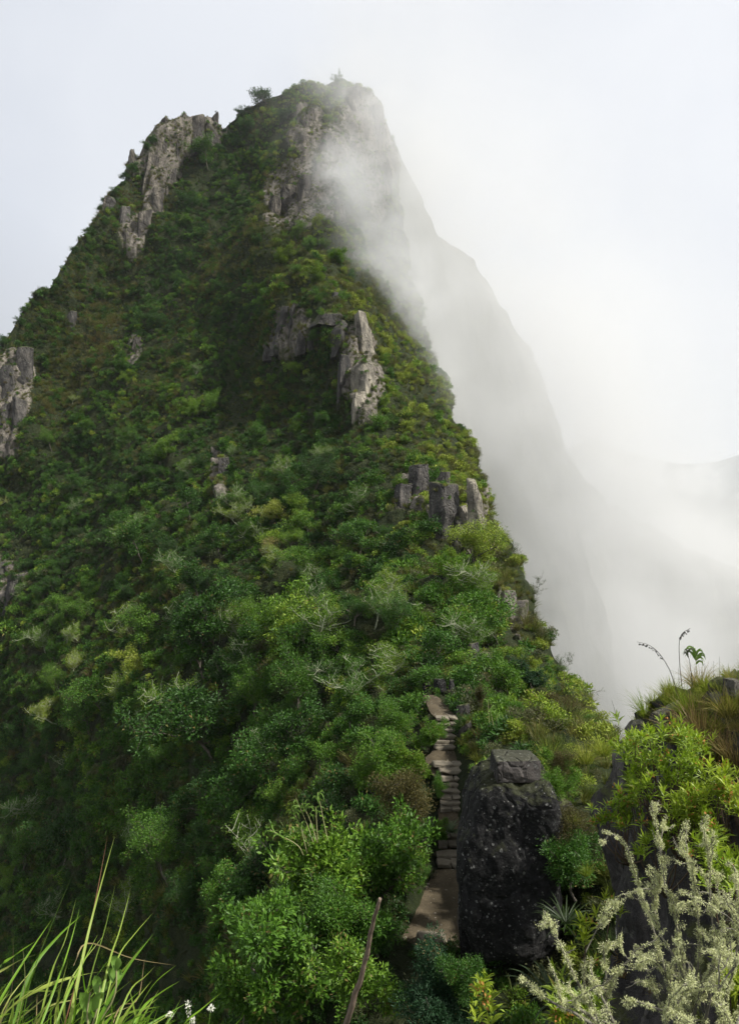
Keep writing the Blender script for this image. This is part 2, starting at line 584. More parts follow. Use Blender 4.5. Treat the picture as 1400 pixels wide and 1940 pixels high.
disp *= calm
W = W + Nn * (disp * (0.7 + 0.3 * edge))[..., None]
# sink the ground a little under the path
W[..., 2] -= 0.16 * (1 - sstep(1.0, 1.6, pd))
Nn = grid_normals(W)

M_SOIL = None


def ground_material():
    N = Nodes("hillside")
    g = N.n('ShaderNodeTexCoord').outputs['Object']
    at = N.n('ShaderNodeAttribute'); at.attribute_name = 'rock'
    n1 = N.noise(0.5, 6, 0.6, g)
    n2 = N.noise(3.0, 6, 0.65, g)
    soil = N.ramp(N.math('ADD', N.math('MULTIPLY', n1, 0.5), N.math('MULTIPLY', n2, 0.5)),
                  [(0.35, (0.012, 0.018, 0.006)), (0.5, (0.024, 0.034, 0.010)), (0.65, (0.044, 0.048, 0.018))])
    mp = N.n('ShaderNodeMapping'); N.l(g, mp.inputs['Vector']); mp.inputs['Scale'].default_value = (0.5, 0.5, 0.12)
    st = N.noise(1.6, 6, 0.62, mp.outputs[0], 0.4)
    v = N.math('ADD', N.math('MULTIPLY', st, 0.7), N.math('MULTIPLY', n2, 0.3))
    rock = N.ramp(v, [(0.33, (0.05, 0.047, 0.045)), (0.5, (0.17, 0.15, 0.125)), (0.66, (0.36, 0.32, 0.27))])
    ms = N.noise(0.9, 5, 0.6, g)
    rock = N.mix(N.mr(ms, 0.52, 0.62, 0, 0.8), rock, (0.06, 0.07, 0.022))
    f = N.mr(N.math('ADD', at.outputs['Fac'], N.mr(n2, 0.3, 0.7, -0.3, 0.3)), 0.35, 0.6)
    col = N.mix(f, soil, rock)
    b = N.n('ShaderNodeBsdfPrincipled')
    N.l(col, b.inputs['Base Color']); b.inputs['Roughness'].default_value = 0.9; b.inputs['Specular IOR Level'].default_value = 0.2
    h = N.math('ADD', N.math('MULTIPLY', v, 2.0), n2)
    N.l(N.bump(h, 0.8, 0.4), b.inputs['Normal'])
    N.l(b.outputs[0], N.out.inputs['Surface'])
    return N.m


M_HILL = ground_material()
me = mesh_np("hillside", W.reshape(-1, 3), grid_faces(NC, NT), smooth=True)
a = me.attributes.new('rock', 'FLOAT', 'POINT'); a.data.foreach_set('value', rk.ravel().astype(np.float32))
hillside = tag(link("hillside", me, M_HILL), kind='structure')
HF = grid_faces(NC, NT)
bvh_hill = BVHTree.FromPolygons([tuple(v) for v in W.reshape(-1, 3)], [tuple(int(i) for i in f) for f in HF])

# ---- the rocky knoll close by on the right
KSKY = [(1185, 2250), (1165, 2000), (1158, 1850), (1152, 1700), (1140, 1600), (1136, 1520), (1150, 1450), (1166, 1392), (1200, 1352), (1240, 1330), (1290, 1308), (1330, 1296), (1400, 1302), (1500, 1280), (1750, 1240), (2200, 1180), (3000, 1100)]
KD = [(1166, 1392, 8.6), (1240, 1330, 7.6), (1330, 1296, 7.0), (1400, 1302, 6.4), (1750, 1240, 4.6), (2200, 1180, 3.6), (3000, 1100, 2.7), (2600, 2000, 2.2), (3200, 2600, 1.5), (2200, 1600, 2.9), (1140, 1600, 7.6), (1158, 1850, 6.6), (1185, 2250, 5.2), (1250, 1420, 6.9), (1330, 1400, 6.2),
      (1400, 1400, 5.8), (1230, 1500, 6.7), (1330, 1520, 5.7), (1400, 1550, 5.2), (1230, 1700, 6.0), (1330, 1700, 5.1), (1400, 1750, 4.5), (1300, 1940, 4.5), (1400, 1940, 3.9), (1500, 1700, 4.2), (1600, 2100, 3.0), (1750, 1600, 3.4), (1400, 2200, 3.4), (1290, 2300, 3.9), (1850, 2300, 2.3)]
knoll_depth = tps_fit(KD)
KC, KR, KB = 300, 120, 14
ks = along(KSKY, KC)
kt = np.linspace(0, 1, KC)
kb = np.c_[1260 + np.where(kt < 0.46, 640 * (kt / 0.46) ** 0.8, 640 + 1800 * (kt - 0.46) / 0.54), 2320.0 + 500 * np.clip(kt - 0.46, 0, 1)]
kk = np.linspace(0, 1, KR)[None, :, None]
kp = ks[:, None] * (1 - kk) + kb[:, None] * kk
kD = knoll_depth(kp[..., 0], kp[..., 1])
KW = np.stack([(kp[..., 0] - 700) * kD / F, kD, (970 - kp[..., 1]) * kD / F], -1)
kback = []
for b in (np.linspace(0, 1, KB + 1)[:0:-1] ** 1.5):
    q = KW[:, 0].copy()
    d = 4.0 * b
    q[:, 0] += d * (ks[:, 0] - 700) / F + 0.35 * d
    q[:, 1] += d
    q[:, 2] -= d * 0.9
    kback.append(q)
KW = np.concatenate([np.stack(kback, 1), KW], 1)
KT = KR + KB
KN = grid_normals(KW)
kf = KW.reshape(-1, 3)
kl = fbm(kf / np.array([0.8, 0.8, 1.3]), 41, 5).reshape(KW.shape[:2])
kc = fbm(kf / np.array([0.35, 0.35, 0.9]), 45, 4).reshape(KW.shape[:2])
KW = KW + KN * (0.30 * kl + 0.10 * np.sign(kc) * np.abs(kc) ** 0.6)[..., None]
KN = grid_normals(KW)
M_KNOLL = rock_material("knoll_rock", ((0.018, 0.017, 0.017), (0.055, 0.050, 0.048), (0.15, 0.135, 0.13)), 2.2, 0.35, True, 0.9)
me = mesh_np("knoll", KW.reshape(-1, 3), grid_faces(KC, KT), smooth=True)
knoll = tag(link("knoll", me, M_KNOLL), kind='structure')
bvh_knoll = BVHTree.FromPolygons([tuple(v) for v in KW.reshape(-1, 3)], [tuple(int(i) for i in f) for f in grid_faces(KC, KT)])

# ---- the grassy ledge the photographer stands on
LC, LR = 96, 40
th = np.linspace(0, 2 * math.pi, LC, endpoint=False)
lr = np.linspace(0, 1, LR)
# plan outline of the ledge top: reaches forward on the left
ang = [(-180, 3.0), (-90, 4.0), (-40, 3.2), (0, 2.2), (50, 1.55), (90, 1.62), (105, 1.78), (118, 2.15), (130, 2.5), (150, 2.8), (180, 3.0)]
ax_, ay_ = zip(*ang)
LRAD = np.interp((np.degrees(th) + 180) % 360 - 180, ax_, ay_)
LV = []
for i in range(LR):
    f = lr[i]
    if f <= 0.6:
        r = LRAD * (f / 0.6)
        z = np.full(LC, -1.62) - 0.10 * (f / 0.6) ** 3
    else:
        g_ = (f - 0.6) / 0.4
        r = LRAD + 0.9 * g_ ** 1.5 + 0.12 * g_
        z = -1.72 - 13.5 * g_ ** 1.5 - 0.35 * np.minimum(1, g_ * 6)
        z = z + np.zeros(LC)
    LV.append(np.c_[r * np.cos(th), r * np.sin(th) , z])
LV = np.stack(LV, 0).reshape(-1, 3)
LV += np.c_[np.zeros(len(LV)), np.zeros(len(LV)), 0.10 * fbm(LV / 0.5, 61, 4)]
LV[:, :2] *= (1 + 0.10 * fbm(LV / 1.1, 63, 3))[:, None]
i0 = (np.arange(LR - 1)[:, None] * LC + np.arange(LC)[None]).ravel()
i1 = (np.arange(LR - 1)[:, None] * LC + (np.arange(LC)[None] + 1) % LC).ravel()
LF = np.stack([i0, i0 + LC, i1 + LC, i1], 1)
me = mesh_np("ground", LV, LF, smooth=True)
me.attributes.new('rock', 'FLOAT', 'POINT')
ledge = tag(link("ground", me, M_HILL), kind='structure')
bvh_ledge = BVHTree.FromPolygons([tuple(v) for v in LV], [tuple(int(i) for i in f) for f in LF])


def hit(px, py, which='hill'):
    d = P(px, py, 1.0).normalized()
    b = {'hill': bvh_hill, 'knoll': bvh_knoll, 'ledge': bvh_ledge}[which]
    loc, nor, idx, dist = b.ray_cast(Vector((0, 0, 0)), d)
    if loc is None: return None, None
    if nor.dot(d) > 0: nor = -nor
    return loc, nor


# ---- the shoulder of the mountain standing in the mist, the valley and the ranges beyond
def ridge_sheet(name, sky_pts, D0, D1, drop, seed, mat, amp):
    n = 320
    q = along(sky_pts, n)
    t = np.linspace(0, 1, n)
    D = np.interp(t, np.linspace(0, 1, len(D0)), D0)
    top = np.c_[(q[:, 0] - 700) * D / F, D, (970 - q[:, 1]) * D / F]
    rows = []
    for b in np.linspace(1, 0.08, 10):
        r = top.copy(); r[:, 1] += b * D1; r[:, 2] -= b * D1 * 1.1; r[:, 0] -= b * D1 * 0.2
        rows.append(r)
    for b in np.linspace(0, 1, 70):
        r = top.copy(); r[:, 2] -= b * drop; r[:, 1] -= b * drop * 0.42; r[:, 0] += b * drop * 0.12
        rows.append(r)
    G = np.stack(rows, 1)
    nn = grid_normals(G)
    fl = G.reshape(-1, 3)
    dd = fbm(fl / np.array([amp * 5, amp * 5, amp * 8]), seed, 6, 0.62).reshape(G.shape[:2])
    d2 = fbm(fl / np.array([amp * 0.7, amp * 0.7, amp * 0.9]), seed + 9, 4, 0.6).reshape(G.shape[:2])
    G = G + nn * (dd * amp + d2 * amp * 0.30)[..., None]
    me = mesh_np(name, G.reshape(-1, 3), grid_faces(*G.shape[:2]), smooth=True)
    return tag(link(name, me, mat), kind='structure')


def far_material(name, a, b, sc):
    N = Nodes(name)
    g = N.n('ShaderNodeTexCoord').outputs['Object']
    f = N.noise(sc, 7, 0.65, g)
    col = N.ramp(f, [(0.35, a), (0.55, b), (0.72, tuple(x * 1.7 + 0.02 for x in b))])
    bs = N.n('ShaderNodeBsdfPrincipled'); N.l(col, bs.inputs['Base Color']); bs.inputs['Roughness'].default_value = 0.95
    bs.inputs['Specular IOR Level'].default_value = 0.1
    N.l(N.bump(f, 0.8, 2.0), bs.inputs['Normal'])
    N.l(bs.outputs[0], N.out.inputs['Surface'])
    return N.m


M_FAR = far_material("far_slope", (0.02, 0.028, 0.012), (0.045, 0.05, 0.025), 0.12)
ridge_sheet("mountain", [(690, 170), (735, 245), (775, 340), (830, 445), (862, 470), (900, 488), (928, 540), (955, 590), (985, 640), (1010, 662), (1030, 715), (1052, 780), (1080, 840), (1110, 905), (1150, 960), (1230, 1010), (1330, 1060), (1500, 1120), (1800, 1200)],
            [205, 225, 245, 260, 270, 280, 290, 305], 160, 330, 71, M_FAR, 7.0)

# one sheet of land out to the horizon: the valley floor, then ranges
nr, na = 110, 420
rr = 150 * (9000 / 150.0) ** np.linspace(0, 1, nr)
aa = np.radians(np.linspace(-180, 180, na))
R_, A_ = np.meshgrid(rr, aa, indexing='ij')
X_, Y_ = R_ * np.sin(A_), R_ * np.cos(A_)
Z_ = np.full(X_.shape, -330.0)
fl = np.c_[X_.ravel(), Y_.ravel(), np.zeros(X_.size)]
base = fbm(fl / 900.0, 81, 6).reshape(X_.shape)
azd = np.degrees(A_)
def bump_r(R, c, w): return np.exp(-((R - c) / w) ** 2)
# opposite valley side, rising on the right
prof = np.interp(azd, [-180, -100, -20, 5, 14, 20, 28, 40, 60, 100, 180], [1.2, 0, 0, 0.2, 0.5, 0.8, 1.1, 1.5, 1.6, 1.2, 1.2])
Z_ += bump_r(R_, 900, 330) * 250 * prof * (1 + 0.35 * base)
# blue ranges
p2 = np.interp(azd, [-180, 0, 12, 16.5, 18, 20, 22.5, 24, 26, 28, 30, 40, 180], [0.75, 0.75, 0.80, 0.92, 1.0, 0.93, 0.86, 0.80, 0.78, 0.84, 0.92, 1.05, 1.0])
Z_ += bump_r(R_, 5600, 1500) * 865 * p2 * (1 + 0.10 * base)
Z_ += 55 * base * sstep(300, 900, R_)
me = mesh_np("terrain", np.c_[X_.ravel(), Y_.ravel(), Z_.ravel()], grid_faces(nr, na), smooth=True)
tag(link("terrain", me, far_material("far_land", (0.02, 0.03, 0.015), (0.05, 0.055, 0.03), 0.02)), kind='structure')
# ------------------------------------------------------------------ foliage builders
def unit(v):
    return v / (np.linalg.norm(v, axis=-1, keepdims=True) + 1e-9)


def leaves_np(pos, axis, length, width, r, droop=0.15, nrm=None):
    """folded diamond leaves: 4 verts, 2 triangles each"""
    n = len(pos)
    axis = unit(axis)
    if nrm is None:
        nrm = r.normal(size=(n, 3)) + np.array([0, 0, 0.9])
    side = unit(np.cross(axis, nrm))
    up = np.cross(side, axis)
    L = np.broadcast_to(length, (n,))[:, None]
    Wd = np.broadcast_to(width, (n,))[:, None]
    mid = pos + axis * L * 0.45 - up * L * 0.03
    V = np.stack([pos, mid + side * Wd * 0.5 + up * Wd * 0.18, pos + axis * L - up * L * droop, mid - side * Wd * 0.5 + up * Wd * 0.18], 1).reshape(-1, 3)
    b = np.arange(n)[:, None] * 4
    Fc = np.concatenate([b + np.array([[0, 1, 2]]), b + np.array([[0, 2, 3]])], 0)
    return V, Fc


def blades_np(base, dirs, length, width, r, bend=0.5, segs=3):
    """grass blades bending over under their own weight"""
    n = len(base)
    d = unit(dirs)
    side = unit(np.cross(d, r.normal(size=(n, 3)) + 1e-3))
    L = np.broadcast_to(length, (n,))[:, None]
    Wd = np.broadcast_to(width, (n,))[:, None]
    pts = []
    p = base.copy(); dd = d.copy()
    for k in range(segs + 1):
        w = Wd * (1 - 0.92 * (k / segs) ** 1.4) * 0.5
        pts.append(np.stack([p - side * w, p + side * w], 1))
        p = p + dd * L / segs
        dd = unit(dd + np.array([0, 0, -1.0]) * bend / segs * (0.6 + 0.8 * k / segs))
    V = np.stack(pts, 1).reshape(-1, 3)
    per = 2 * (segs + 1)
    b = np.arange(n)[:, None] * per
    Fc = np.concatenate([b + np.array([[2 * k, 2 * k + 1, 2 * k + 3, 2 * k + 2]]) for k in range(segs)], 0)
    return V, Fc, per


def tube_np(pts, radii, sides=5):
    pts = np.asarray(pts, float)
    n = len(pts)
    t = np.gradient(pts, axis=0); t = unit(t)
    ref = np.array([0.31, 0.17, 0.93])
    a = unit(np.cross(t, ref)); b = np.cross(t, a)
    an = np.linspace(0, 2 * np.pi, sides, endpoint=False)
    V = pts[:, None] + np.asarray(radii)[:, None, None] * (np.cos(an)[None, :, None] * a[:, None] + np.sin(an)[None, :, None] * b[:, None])
    i = (np.arange(n - 1)[:, None] * sides + np.arange(sides)[None]).ravel()
    j = (np.arange(n - 1)[:, None] * sides + (np.arange(sides)[None] + 1) % sides).ravel()
    return V.reshape(-1, 3), np.stack([i, j, j + sides, i + sides], 1)


class Acc:
    def __init__(self):
        self.V, self.T, self.Q, self.A, self.n = [], [], [], [], 0

    def add(self, V, Fc, var=None):
        Fc = np.asarray(Fc)
        (self.T if Fc.shape[1] == 3 else self.Q).append(Fc + self.n)
        self.V.append(V)
        self.A.append(np.full(len(V), 0.5) if var is None else np.asarray(var, float))
        self.n += len(V)

    def mesh(self, name, smooth=False):
        fs = []
        if self.T: fs.append(np.concatenate(self.T))
        if self.Q: fs.append(np.concatenate(self.Q))
        me = mesh_np(name, np.concatenate(self.V), fs, smooth)
        at = me.attributes.new('leafvar', 'FLOAT', 'POINT')
        at.data.foreach_set('value', np.concatenate(self.A).astype(np.float32))
        return me


def clump_mesh(name, seed, n=520, r=0.75, h=0.8, ll=0.15, lw=0.062, lobes=6, up=0.3):
    """a low bush of leaf sprays, about 1.5 m across"""
    g = np.random.default_rng(seed)
    ac = Acc()
    for k in range(lobes):
        a = g.uniform(0, 2 * np.pi); q = np.sqrt(g.uniform(0, 1)) * r * 0.62
        c = np.array([np.cos(a) * q, np.sin(a) * q, h * g.uniform(0.15, 0.62)])
        lr_ = r * g.uniform(0.30, 0.52)
        m = n // lobes
        d = unit(g.normal(size=(m, 3)) + np.array([0, 0, 0.35]))
        pos = c + d * lr_ * g.uniform(0.45, 1.05, (m, 1)) * np.array([1, 1, 0.85])
        ax = d * 0.6 + g.normal(size=(m, 3)) * 0.6 + np.array([0, 0, up])
        V, Fc = leaves_np(pos, ax, ll * g.uniform(0.6, 1.35, m), lw * g.uniform(0.7, 1.3, m), g)
        ac.add(V, Fc, np.repeat(np.clip(g.normal(0.5, 0.2, m) + g.normal(0, 0.12), 0, 1), 4))
    return ac.mesh(name)


def tussock_mesh(name, seed, n=130, L=0.75, w=0.022, spread=0.9, bend=1.0, foot=0.16):
    g = np.random.default_rng(seed)
    ac = Acc()
    a = g.uniform(0, 2 * np.pi, n); q = np.sqrt(g.uniform(0, 1, n)) * foot
    base = np.c_[np.cos(a) * q, np.sin(a) * q, np.full(n, -0.05)]
    d = np.c_[np.cos(a), np.sin(a), np.zeros(n)] * g.uniform(0, spread, (n, 1)) + np.array([0, 0, 1.0]) + g.normal(size=(n, 3)) * 0.15
    V, Fc, per = blades_np(base, d, L * g.uniform(0.5, 1.2, n), w * g.uniform(0.7, 1.3, n), g, bend)
    ac.add(V, Fc, np.repeat(g.uniform(0, 1, n), per))
    return ac.mesh(name)


def skeleton(g, height, spread, depth=3, kids=(4, 4, 3), lean=0.2, r0=0.10, first=0.25):
    """a branching trunk: list of (points, radii), and the twig tips"""
    segs, tips = [], []

    def grow(p, d, L, r, lev):
        m = 5
        pts = [p.copy()]
        dd = d.copy()
        for k in range(m):
            dd = unit(dd + g.normal(size=3) * 0.17 + np.array([0, 0, 0.10 if lev else 0.05]))
            pts.append(pts[-1] + dd * L / m)
        rr_ = np.linspace(r, r * 0.45, m + 1)
        segs.append((np.array(pts), rr_))
        if lev >= depth:
            tips.append((pts[-1], dd)); tips.append((pts[3], dd))
            return
        for c in range(kids[lev]):
            f = g.uniform(first if lev == 0 else 0.35, 1.0)
            i = min(m, int(f * m + 0.5))
            out = g.normal(size=3) * np.array([1, 1, 0.35]); out = unit(out)
            nd = unit(dd * 0.45 + out * spread + np.array([0, 0, 0.12]))
            grow(pts[i], nd, L * g.uniform(0.32, 0.88), rr_[i] * 0.62, lev + 1)
        tips.append((pts[-1], dd))
    grow(np.zeros(3) - np.array([0, 0, 0.25]), unit(np.array([g.normal() * lean, g.normal() * lean, 1.0])), height * 0.55, r0, 0)
    return segs, tips


def tree_meshes(name, seed, height=4.5, spread=0.9, leaf=(0.17, 0.075), per_tip=34, blob=0.42, depth=3, kids=(5, 4, 3), lean=0.2, r0=0.09, droop=0.15, flat=0.8, first=0.25, rmin=0.008):
    g = np.random.default_rng(seed)
    segs, tips = skeleton(g, height, spread, depth, kids, lean, r0, first)
    tk = Acc()
    for pts, rr_ in segs:
        V, Fc = tube_np(pts, np.maximum(rr_, rmin), 5)
        tk.add(V, Fc)
    cr = Acc()
    for p, d in tips:
        m = int(per_tip * g.uniform(0.6, 1.3))
        o = unit(g.normal(size=(m, 3))) * (g.uniform(0, 1, (m, 1)) ** 0.5) * blob * g.uniform(0.7, 1.2) * np.array([1, 1, flat])
        ax = unit(o) * 0.7 + g.normal(size=(m, 3)) * 0.5 + d * 0.4
        V, Fc = leaves_np(p + o, ax, leaf[0] * g.uniform(0.65, 1.3, m), leaf[1] * g.uniform(0.7, 1.25, m), g, droop)
        cr.add(V, Fc, np.repeat(np.clip(g.normal(0.5, 0.18, m) + g.normal(0, 0.15), 0, 1), 4))
    return tk.mesh(name + "_trunk", True), cr.mesh(name + "_crown")


GREEN = [(0.030, 0.076, 0.014), (0.050, 0.130, 0.018), (0.085, 0.190, 0.020), (0.150, 0.265, 0.026), (0.310, 0.380, 0.045), (0.260, 0.225, 0.085)]
M_LEAF = leaf_material("foliage", GREEN, 'alpha', 0.28, 0.45, 0.30)
M_UNDER = leaf_material("undergrowth_leaves", GREEN, 'inst', 0.25, 0.5, 0.25)
M_UNDER2 = leaf_material('dry_scrub_leaves', [(0.045, 0.055, 0.022), (0.085, 0.095, 0.040), (0.14, 0.15, 0.070), (0.13, 0.115, 0.055)], 'inst', 0.25, 0.5, 0.3)
M_GRASSI = leaf_material("slope_grass", [(0.045, 0.080, 0.015), (0.085, 0.115, 0.022), (0.15, 0.165, 0.035), (0.165, 0.150, 0.055), (0.13, 0.095, 0.045)], 'inst', 0.3)
M_BARK = plain("bark", (0.11, 0.095, 0.075), 0.9, 0.5, 6, 0.4)
M_LICHENB = plain("lichened_bark", (0.33, 0.35, 0.235), 0.9, 0.45, 5, 0.4)

# ------------------------------------------------------------------ undergrowth covering the mountain
CL = []
for k in range(4):
    CL.append(link("bush_form", clump_mesh("bush_form", 100 + k, 420, 0.75, 0.8, 0.15, 0.062, 6), M_UNDER))
for k in range(2):
    CL.append(link("bush_form", clump_mesh("fine_form", 110 + k, 520, 0.7, 0.8, 0.12, 0.036, 7), M_UNDER2))
CL.append(link("bush_form", clump_mesh("broad_form", 121, 260, 0.75, 0.9, 0.24, 0.10, 6), M_UNDER))
for k in range(3):
    CL.append(link("tussock_form", tussock_mesh("tussock_form", 130 + k, 110, 0.85, 0.030, 1.0, 1.3), M_GRASSI))
NBUSH, NTUS = 7, 3
for o in CL:
    COL.objects.unlink(o)
forms = bpy.data.collections.new("undergrowth_forms")
for i, o in enumerate(CL):
    o.name = "form_%02d" % i
    forms.objects.link(o)


def scatter_group(name, forms):
    ng = bpy.data.node_groups.new(name, 'GeometryNodeTree')
    ng.interface.new_socket('Geometry', in_out='INPUT', socket_type='NodeSocketGeometry')
    ng.interface.new_socket('Geometry', in_out='OUTPUT', socket_type='NodeSocketGeometry')
    N_ = ng.nodes
    gi, go = N_.new('NodeGroupInput'), N_.new('NodeGroupOutput')
    ci = N_.new('GeometryNodeCollectionInfo')
    ci.inputs['Collection'].default_value = forms
    ci.inputs['Separate Children'].default_value = True
    ci.inputs['Reset Children'].default_value = True
    ip = N_.new('GeometryNodeInstanceOnPoints')
    ip.inputs['Pick Instance'].default_value = True

    def attr(nm, typ):
        a = N_.new('GeometryNodeInputNamedAttribute'); a.data_type = typ
        a.inputs['Name'].default_value = nm
        return [o for o in a.outputs if o.enabled and o.name == 'Attribute'][0]
    L = ng.links.new
    L(gi.outputs[0], ip.inputs['Points'])
    L(ci.outputs[0], ip.inputs['Instance'])
    L(attr('idx', 'INT'), ip.inputs['Instance Index'])
    er = N_.new('FunctionNodeEulerToRotation')
    L(attr('rot', 'FLOAT_VECTOR'), er.inputs[0])
    L(er.outputs[0], ip.inputs['Rotation'])
    L(attr('scl', 'FLOAT_VECTOR'), ip.inputs['Scale'])
    L(ip.outputs[0], go.inputs[0])
    return ng


def scatter_object(name, pts, idx, rot, scl, tint, group, label=None):
    me = bpy.data.meshes.new(name)
    me.vertices.add(len(pts))
    me.vertices.foreach_set('co', np.asarray(pts, np.float32).ravel())
    for nm, typ, arr in (('idx', 'INT', np.asarray(idx, np.int32)), ('rot', 'FLOAT_VECTOR', rot), ('scl', 'FLOAT_VECTOR', scl), ('tint', 'FLOAT', tint)):
        a = me.attributes.new(nm, typ, 'POINT')
        a.data.foreach_set('vector' if typ == 'FLOAT_VECTOR' else 'value', np.ascontiguousarray(arr, np.int32 if typ == 'INT' else np.float32).ravel())
    o = link(name, me)
    md = o.modifiers.new("scatter", 'NODES')
    md.node_group = group
    tag(o, label, None, None, 'stuff')
    return o


def sample_grid(Wg, maps, weight, n, g):
    A, B, C, D_ = Wg[:-1, :-1], Wg[1:, :-1], Wg[1:, 1:], Wg[:-1, 1:]
    ar = 0.5 * np.linalg.norm(np.cross(C - A, D_ - B), axis=2)
    w = ar * weight[:-1, :-1]
    if n is None: n = int(w.sum())
    pr = (w / w.sum()).ravel()
    c = np.searchsorted(np.cumsum(pr), g.uniform(0, 1, n))
    c = np.minimum(c, pr.size - 1)
    i, j = np.unravel_index(c, w.shape)
    u, v = g.uniform(0, 1, n)[:, None], g.uniform(0, 1, n)[:, None]
    pos = (1 - u) * (1 - v) * Wg[i, j] + u * (1 - v) * Wg[i + 1, j] + u * v * Wg[i + 1, j + 1] + (1 - u) * v * Wg[i, j + 1]
    return pos, [m[i, j] for m in maps]


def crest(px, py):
    """0..1, weight for grass and for sunlight painted into leaf tint: the crest of the spur and the right-hand side"""
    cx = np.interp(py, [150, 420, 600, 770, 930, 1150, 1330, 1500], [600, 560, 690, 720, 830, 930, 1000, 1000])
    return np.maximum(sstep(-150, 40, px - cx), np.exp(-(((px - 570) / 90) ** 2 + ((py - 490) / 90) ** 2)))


def grassy(px, py):
    z = np.exp(-(((px - 470) / 95) ** 2 + ((py - 440) / 110) ** 2)) * 0.55
    z += np.exp(-(((px - 180) / 90) ** 2 + ((py - 680) / 140) ** 2)) * 0.35
    z += np.exp(-(((px - 760) / 60) ** 2 + ((py - 840) / 70) ** 2)) * 0.35
    z += np.exp(-(((px - 980) / 70) ** 2 + ((py - 1180) / 110) ** 2)) * 0.45
    z += np.exp(-(((px - 1090) / 60) ** 2 + ((py - 1430) / 60) ** 2)) * 0.6
    return z


GULLY = [[(440, 215), (445, 270), (400, 350), (340, 470), (290, 570), (240, 690), (160, 840), (60, 980)], [(560, 190), (520, 260), (470, 330), (430, 440)], [(470, 560), (420, 660), (380, 780), (310, 940)]]


def gully(px, py):
    d = np.full(np.shape(px), 1e9)
    for ln in GULLY:
        for (x0, y0), (x1, y1) in zip(ln[:-1], ln[1:]):
            ex, ey = x1 - x0, y1 - y0
            t = np.clip(((px - x0) * ex + (py - y0) * ey) / (ex * ex + ey * ey), 0, 1)
            d = np.minimum(d, np.hypot(px - x0 - t * ex, py - y0 - t * ey))
    return d


g = np.random.default_rng(11)
dens = np.interp(W[..., 1], [10, 25, 45, 90, 140, 200], [4.6, 3.0, 2.6, 2.6, 2.7, 2.3])
dens = dens * (1 - 0.55 * rk)
patch = fbm(W.reshape(-1, 3) / 2.6, 149, 3).reshape(PX.shape)
dens = dens * (1 + (np.clip(1.0 + 1.8 * patch, 0.15, 2.2) - 1) * sstep(22, 45, W[..., 1]))
dens = dens * (pd > 1.04)
dens[:, :NB] *= 0.4
dens = dens * ((PY > 2000) * 0.3 + (PY <= 2000))
pos, (spx, spy, srk, snx, sny, snz) = sample_grid(W, [PX, PY, rk, Nn[..., 0], Nn[..., 1], Nn[..., 2]], dens, None, g)
n = len(pos)
gul = np.minimum(gully(spx, spy), 200)
gm = grassy(spx, spy) + 0.20 + 0.34 * sstep(900, 700, spy + 0.35 * spx - 80) * sstep(18, 45, gul) - 0.4 * sstep(40, 15, gul) + 0.45 * fbm(pos / 14.0, 151, 3) + 0.35 * (srk > 0.4)
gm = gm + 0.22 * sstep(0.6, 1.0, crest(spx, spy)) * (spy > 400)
isg = g.uniform(0, 1, n) < np.clip(gm, 0.03, 0.92)
idx = np.where(isg, NBUSH + g.integers(0, NTUS, n), g.integers(0, NBUSH, n))
big = fbm(pos / 11.0, 161, 3)
cr_ = crest(spx, spy)
tint = np.clip(0.27 + 0.38 * big + g.normal(0, 0.21, n) + 0.50 * cr_ - 0.03, 0.0, 0.82)  # leaves on the crest tinted brighter and yellower to imitate sunlight
tint = np.where(isg, np.clip(0.5 + 0.35 * big + g.normal(0, 0.22, n) - 0.15 * cr_, 0, 1), tint)
pt_ = fbm(pos / 2.6, 149, 3)
sc = (0.45 + 0.95 * g.uniform(0, 1, n) ** 1.6) * (1 + 0.75 * pt_) * np.interp(pos[:, 1], [12, 20, 45, 100, 180], [0.5, 0.60, 0.82, 0.85, 0.85])
sc = np.where(srk > 0.4, sc * 0.7, sc)
pdd = path_dist(spx, spy)
sc *= np.where(pdd < 1.25, 0.35, np.where(pdd < 2.2, 0.6, 1))
sc = np.where(isg, np.maximum(sc, 0.5 * (pdd > 2)), sc)
# lean out of the slope a little
lean = 0.45
rot = np.c_[-lean * sny + g.normal(0, 0.12, n), lean * snx + g.normal(0, 0.12, n), g.uniform(0, 6.28, n)]
scl = np.c_[sc * g.uniform(0.85, 1.25, n), sc * g.uniform(0.85, 1.25, n), sc * g.uniform(0.8, 1.3, n)]
SG = scatter_group("scatter", forms)
print("undergrowth", n)
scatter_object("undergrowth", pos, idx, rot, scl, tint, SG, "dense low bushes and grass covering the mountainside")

# ------------------------------------------------------------------ trees and shrubs one can tell apart
def proto_tree(name, tr, cr, bark, leaf):
    r = bpy.data.objects.new(name, None)
    r.empty_display_size = 0.2
    t = bpy.data.objects.new("trunk", tr); tr.materials.append(bark); t.parent = r
    c = bpy.data.objects.new("crown", cr); cr.materials.append(leaf); c.parent = r
    return r


def plant_copy(proto, loc, rz, scale, tint, label, cat, group, tilt=(0, 0)):
    r = dup(proto, loc, rz, scale, label, group, tilt)
    r['category'] = cat
    for c in r.children:
        c.color = (1, 1, 1, tint)
    for c in proto.children:
        pass
    return r


def link_children(r):
    pass


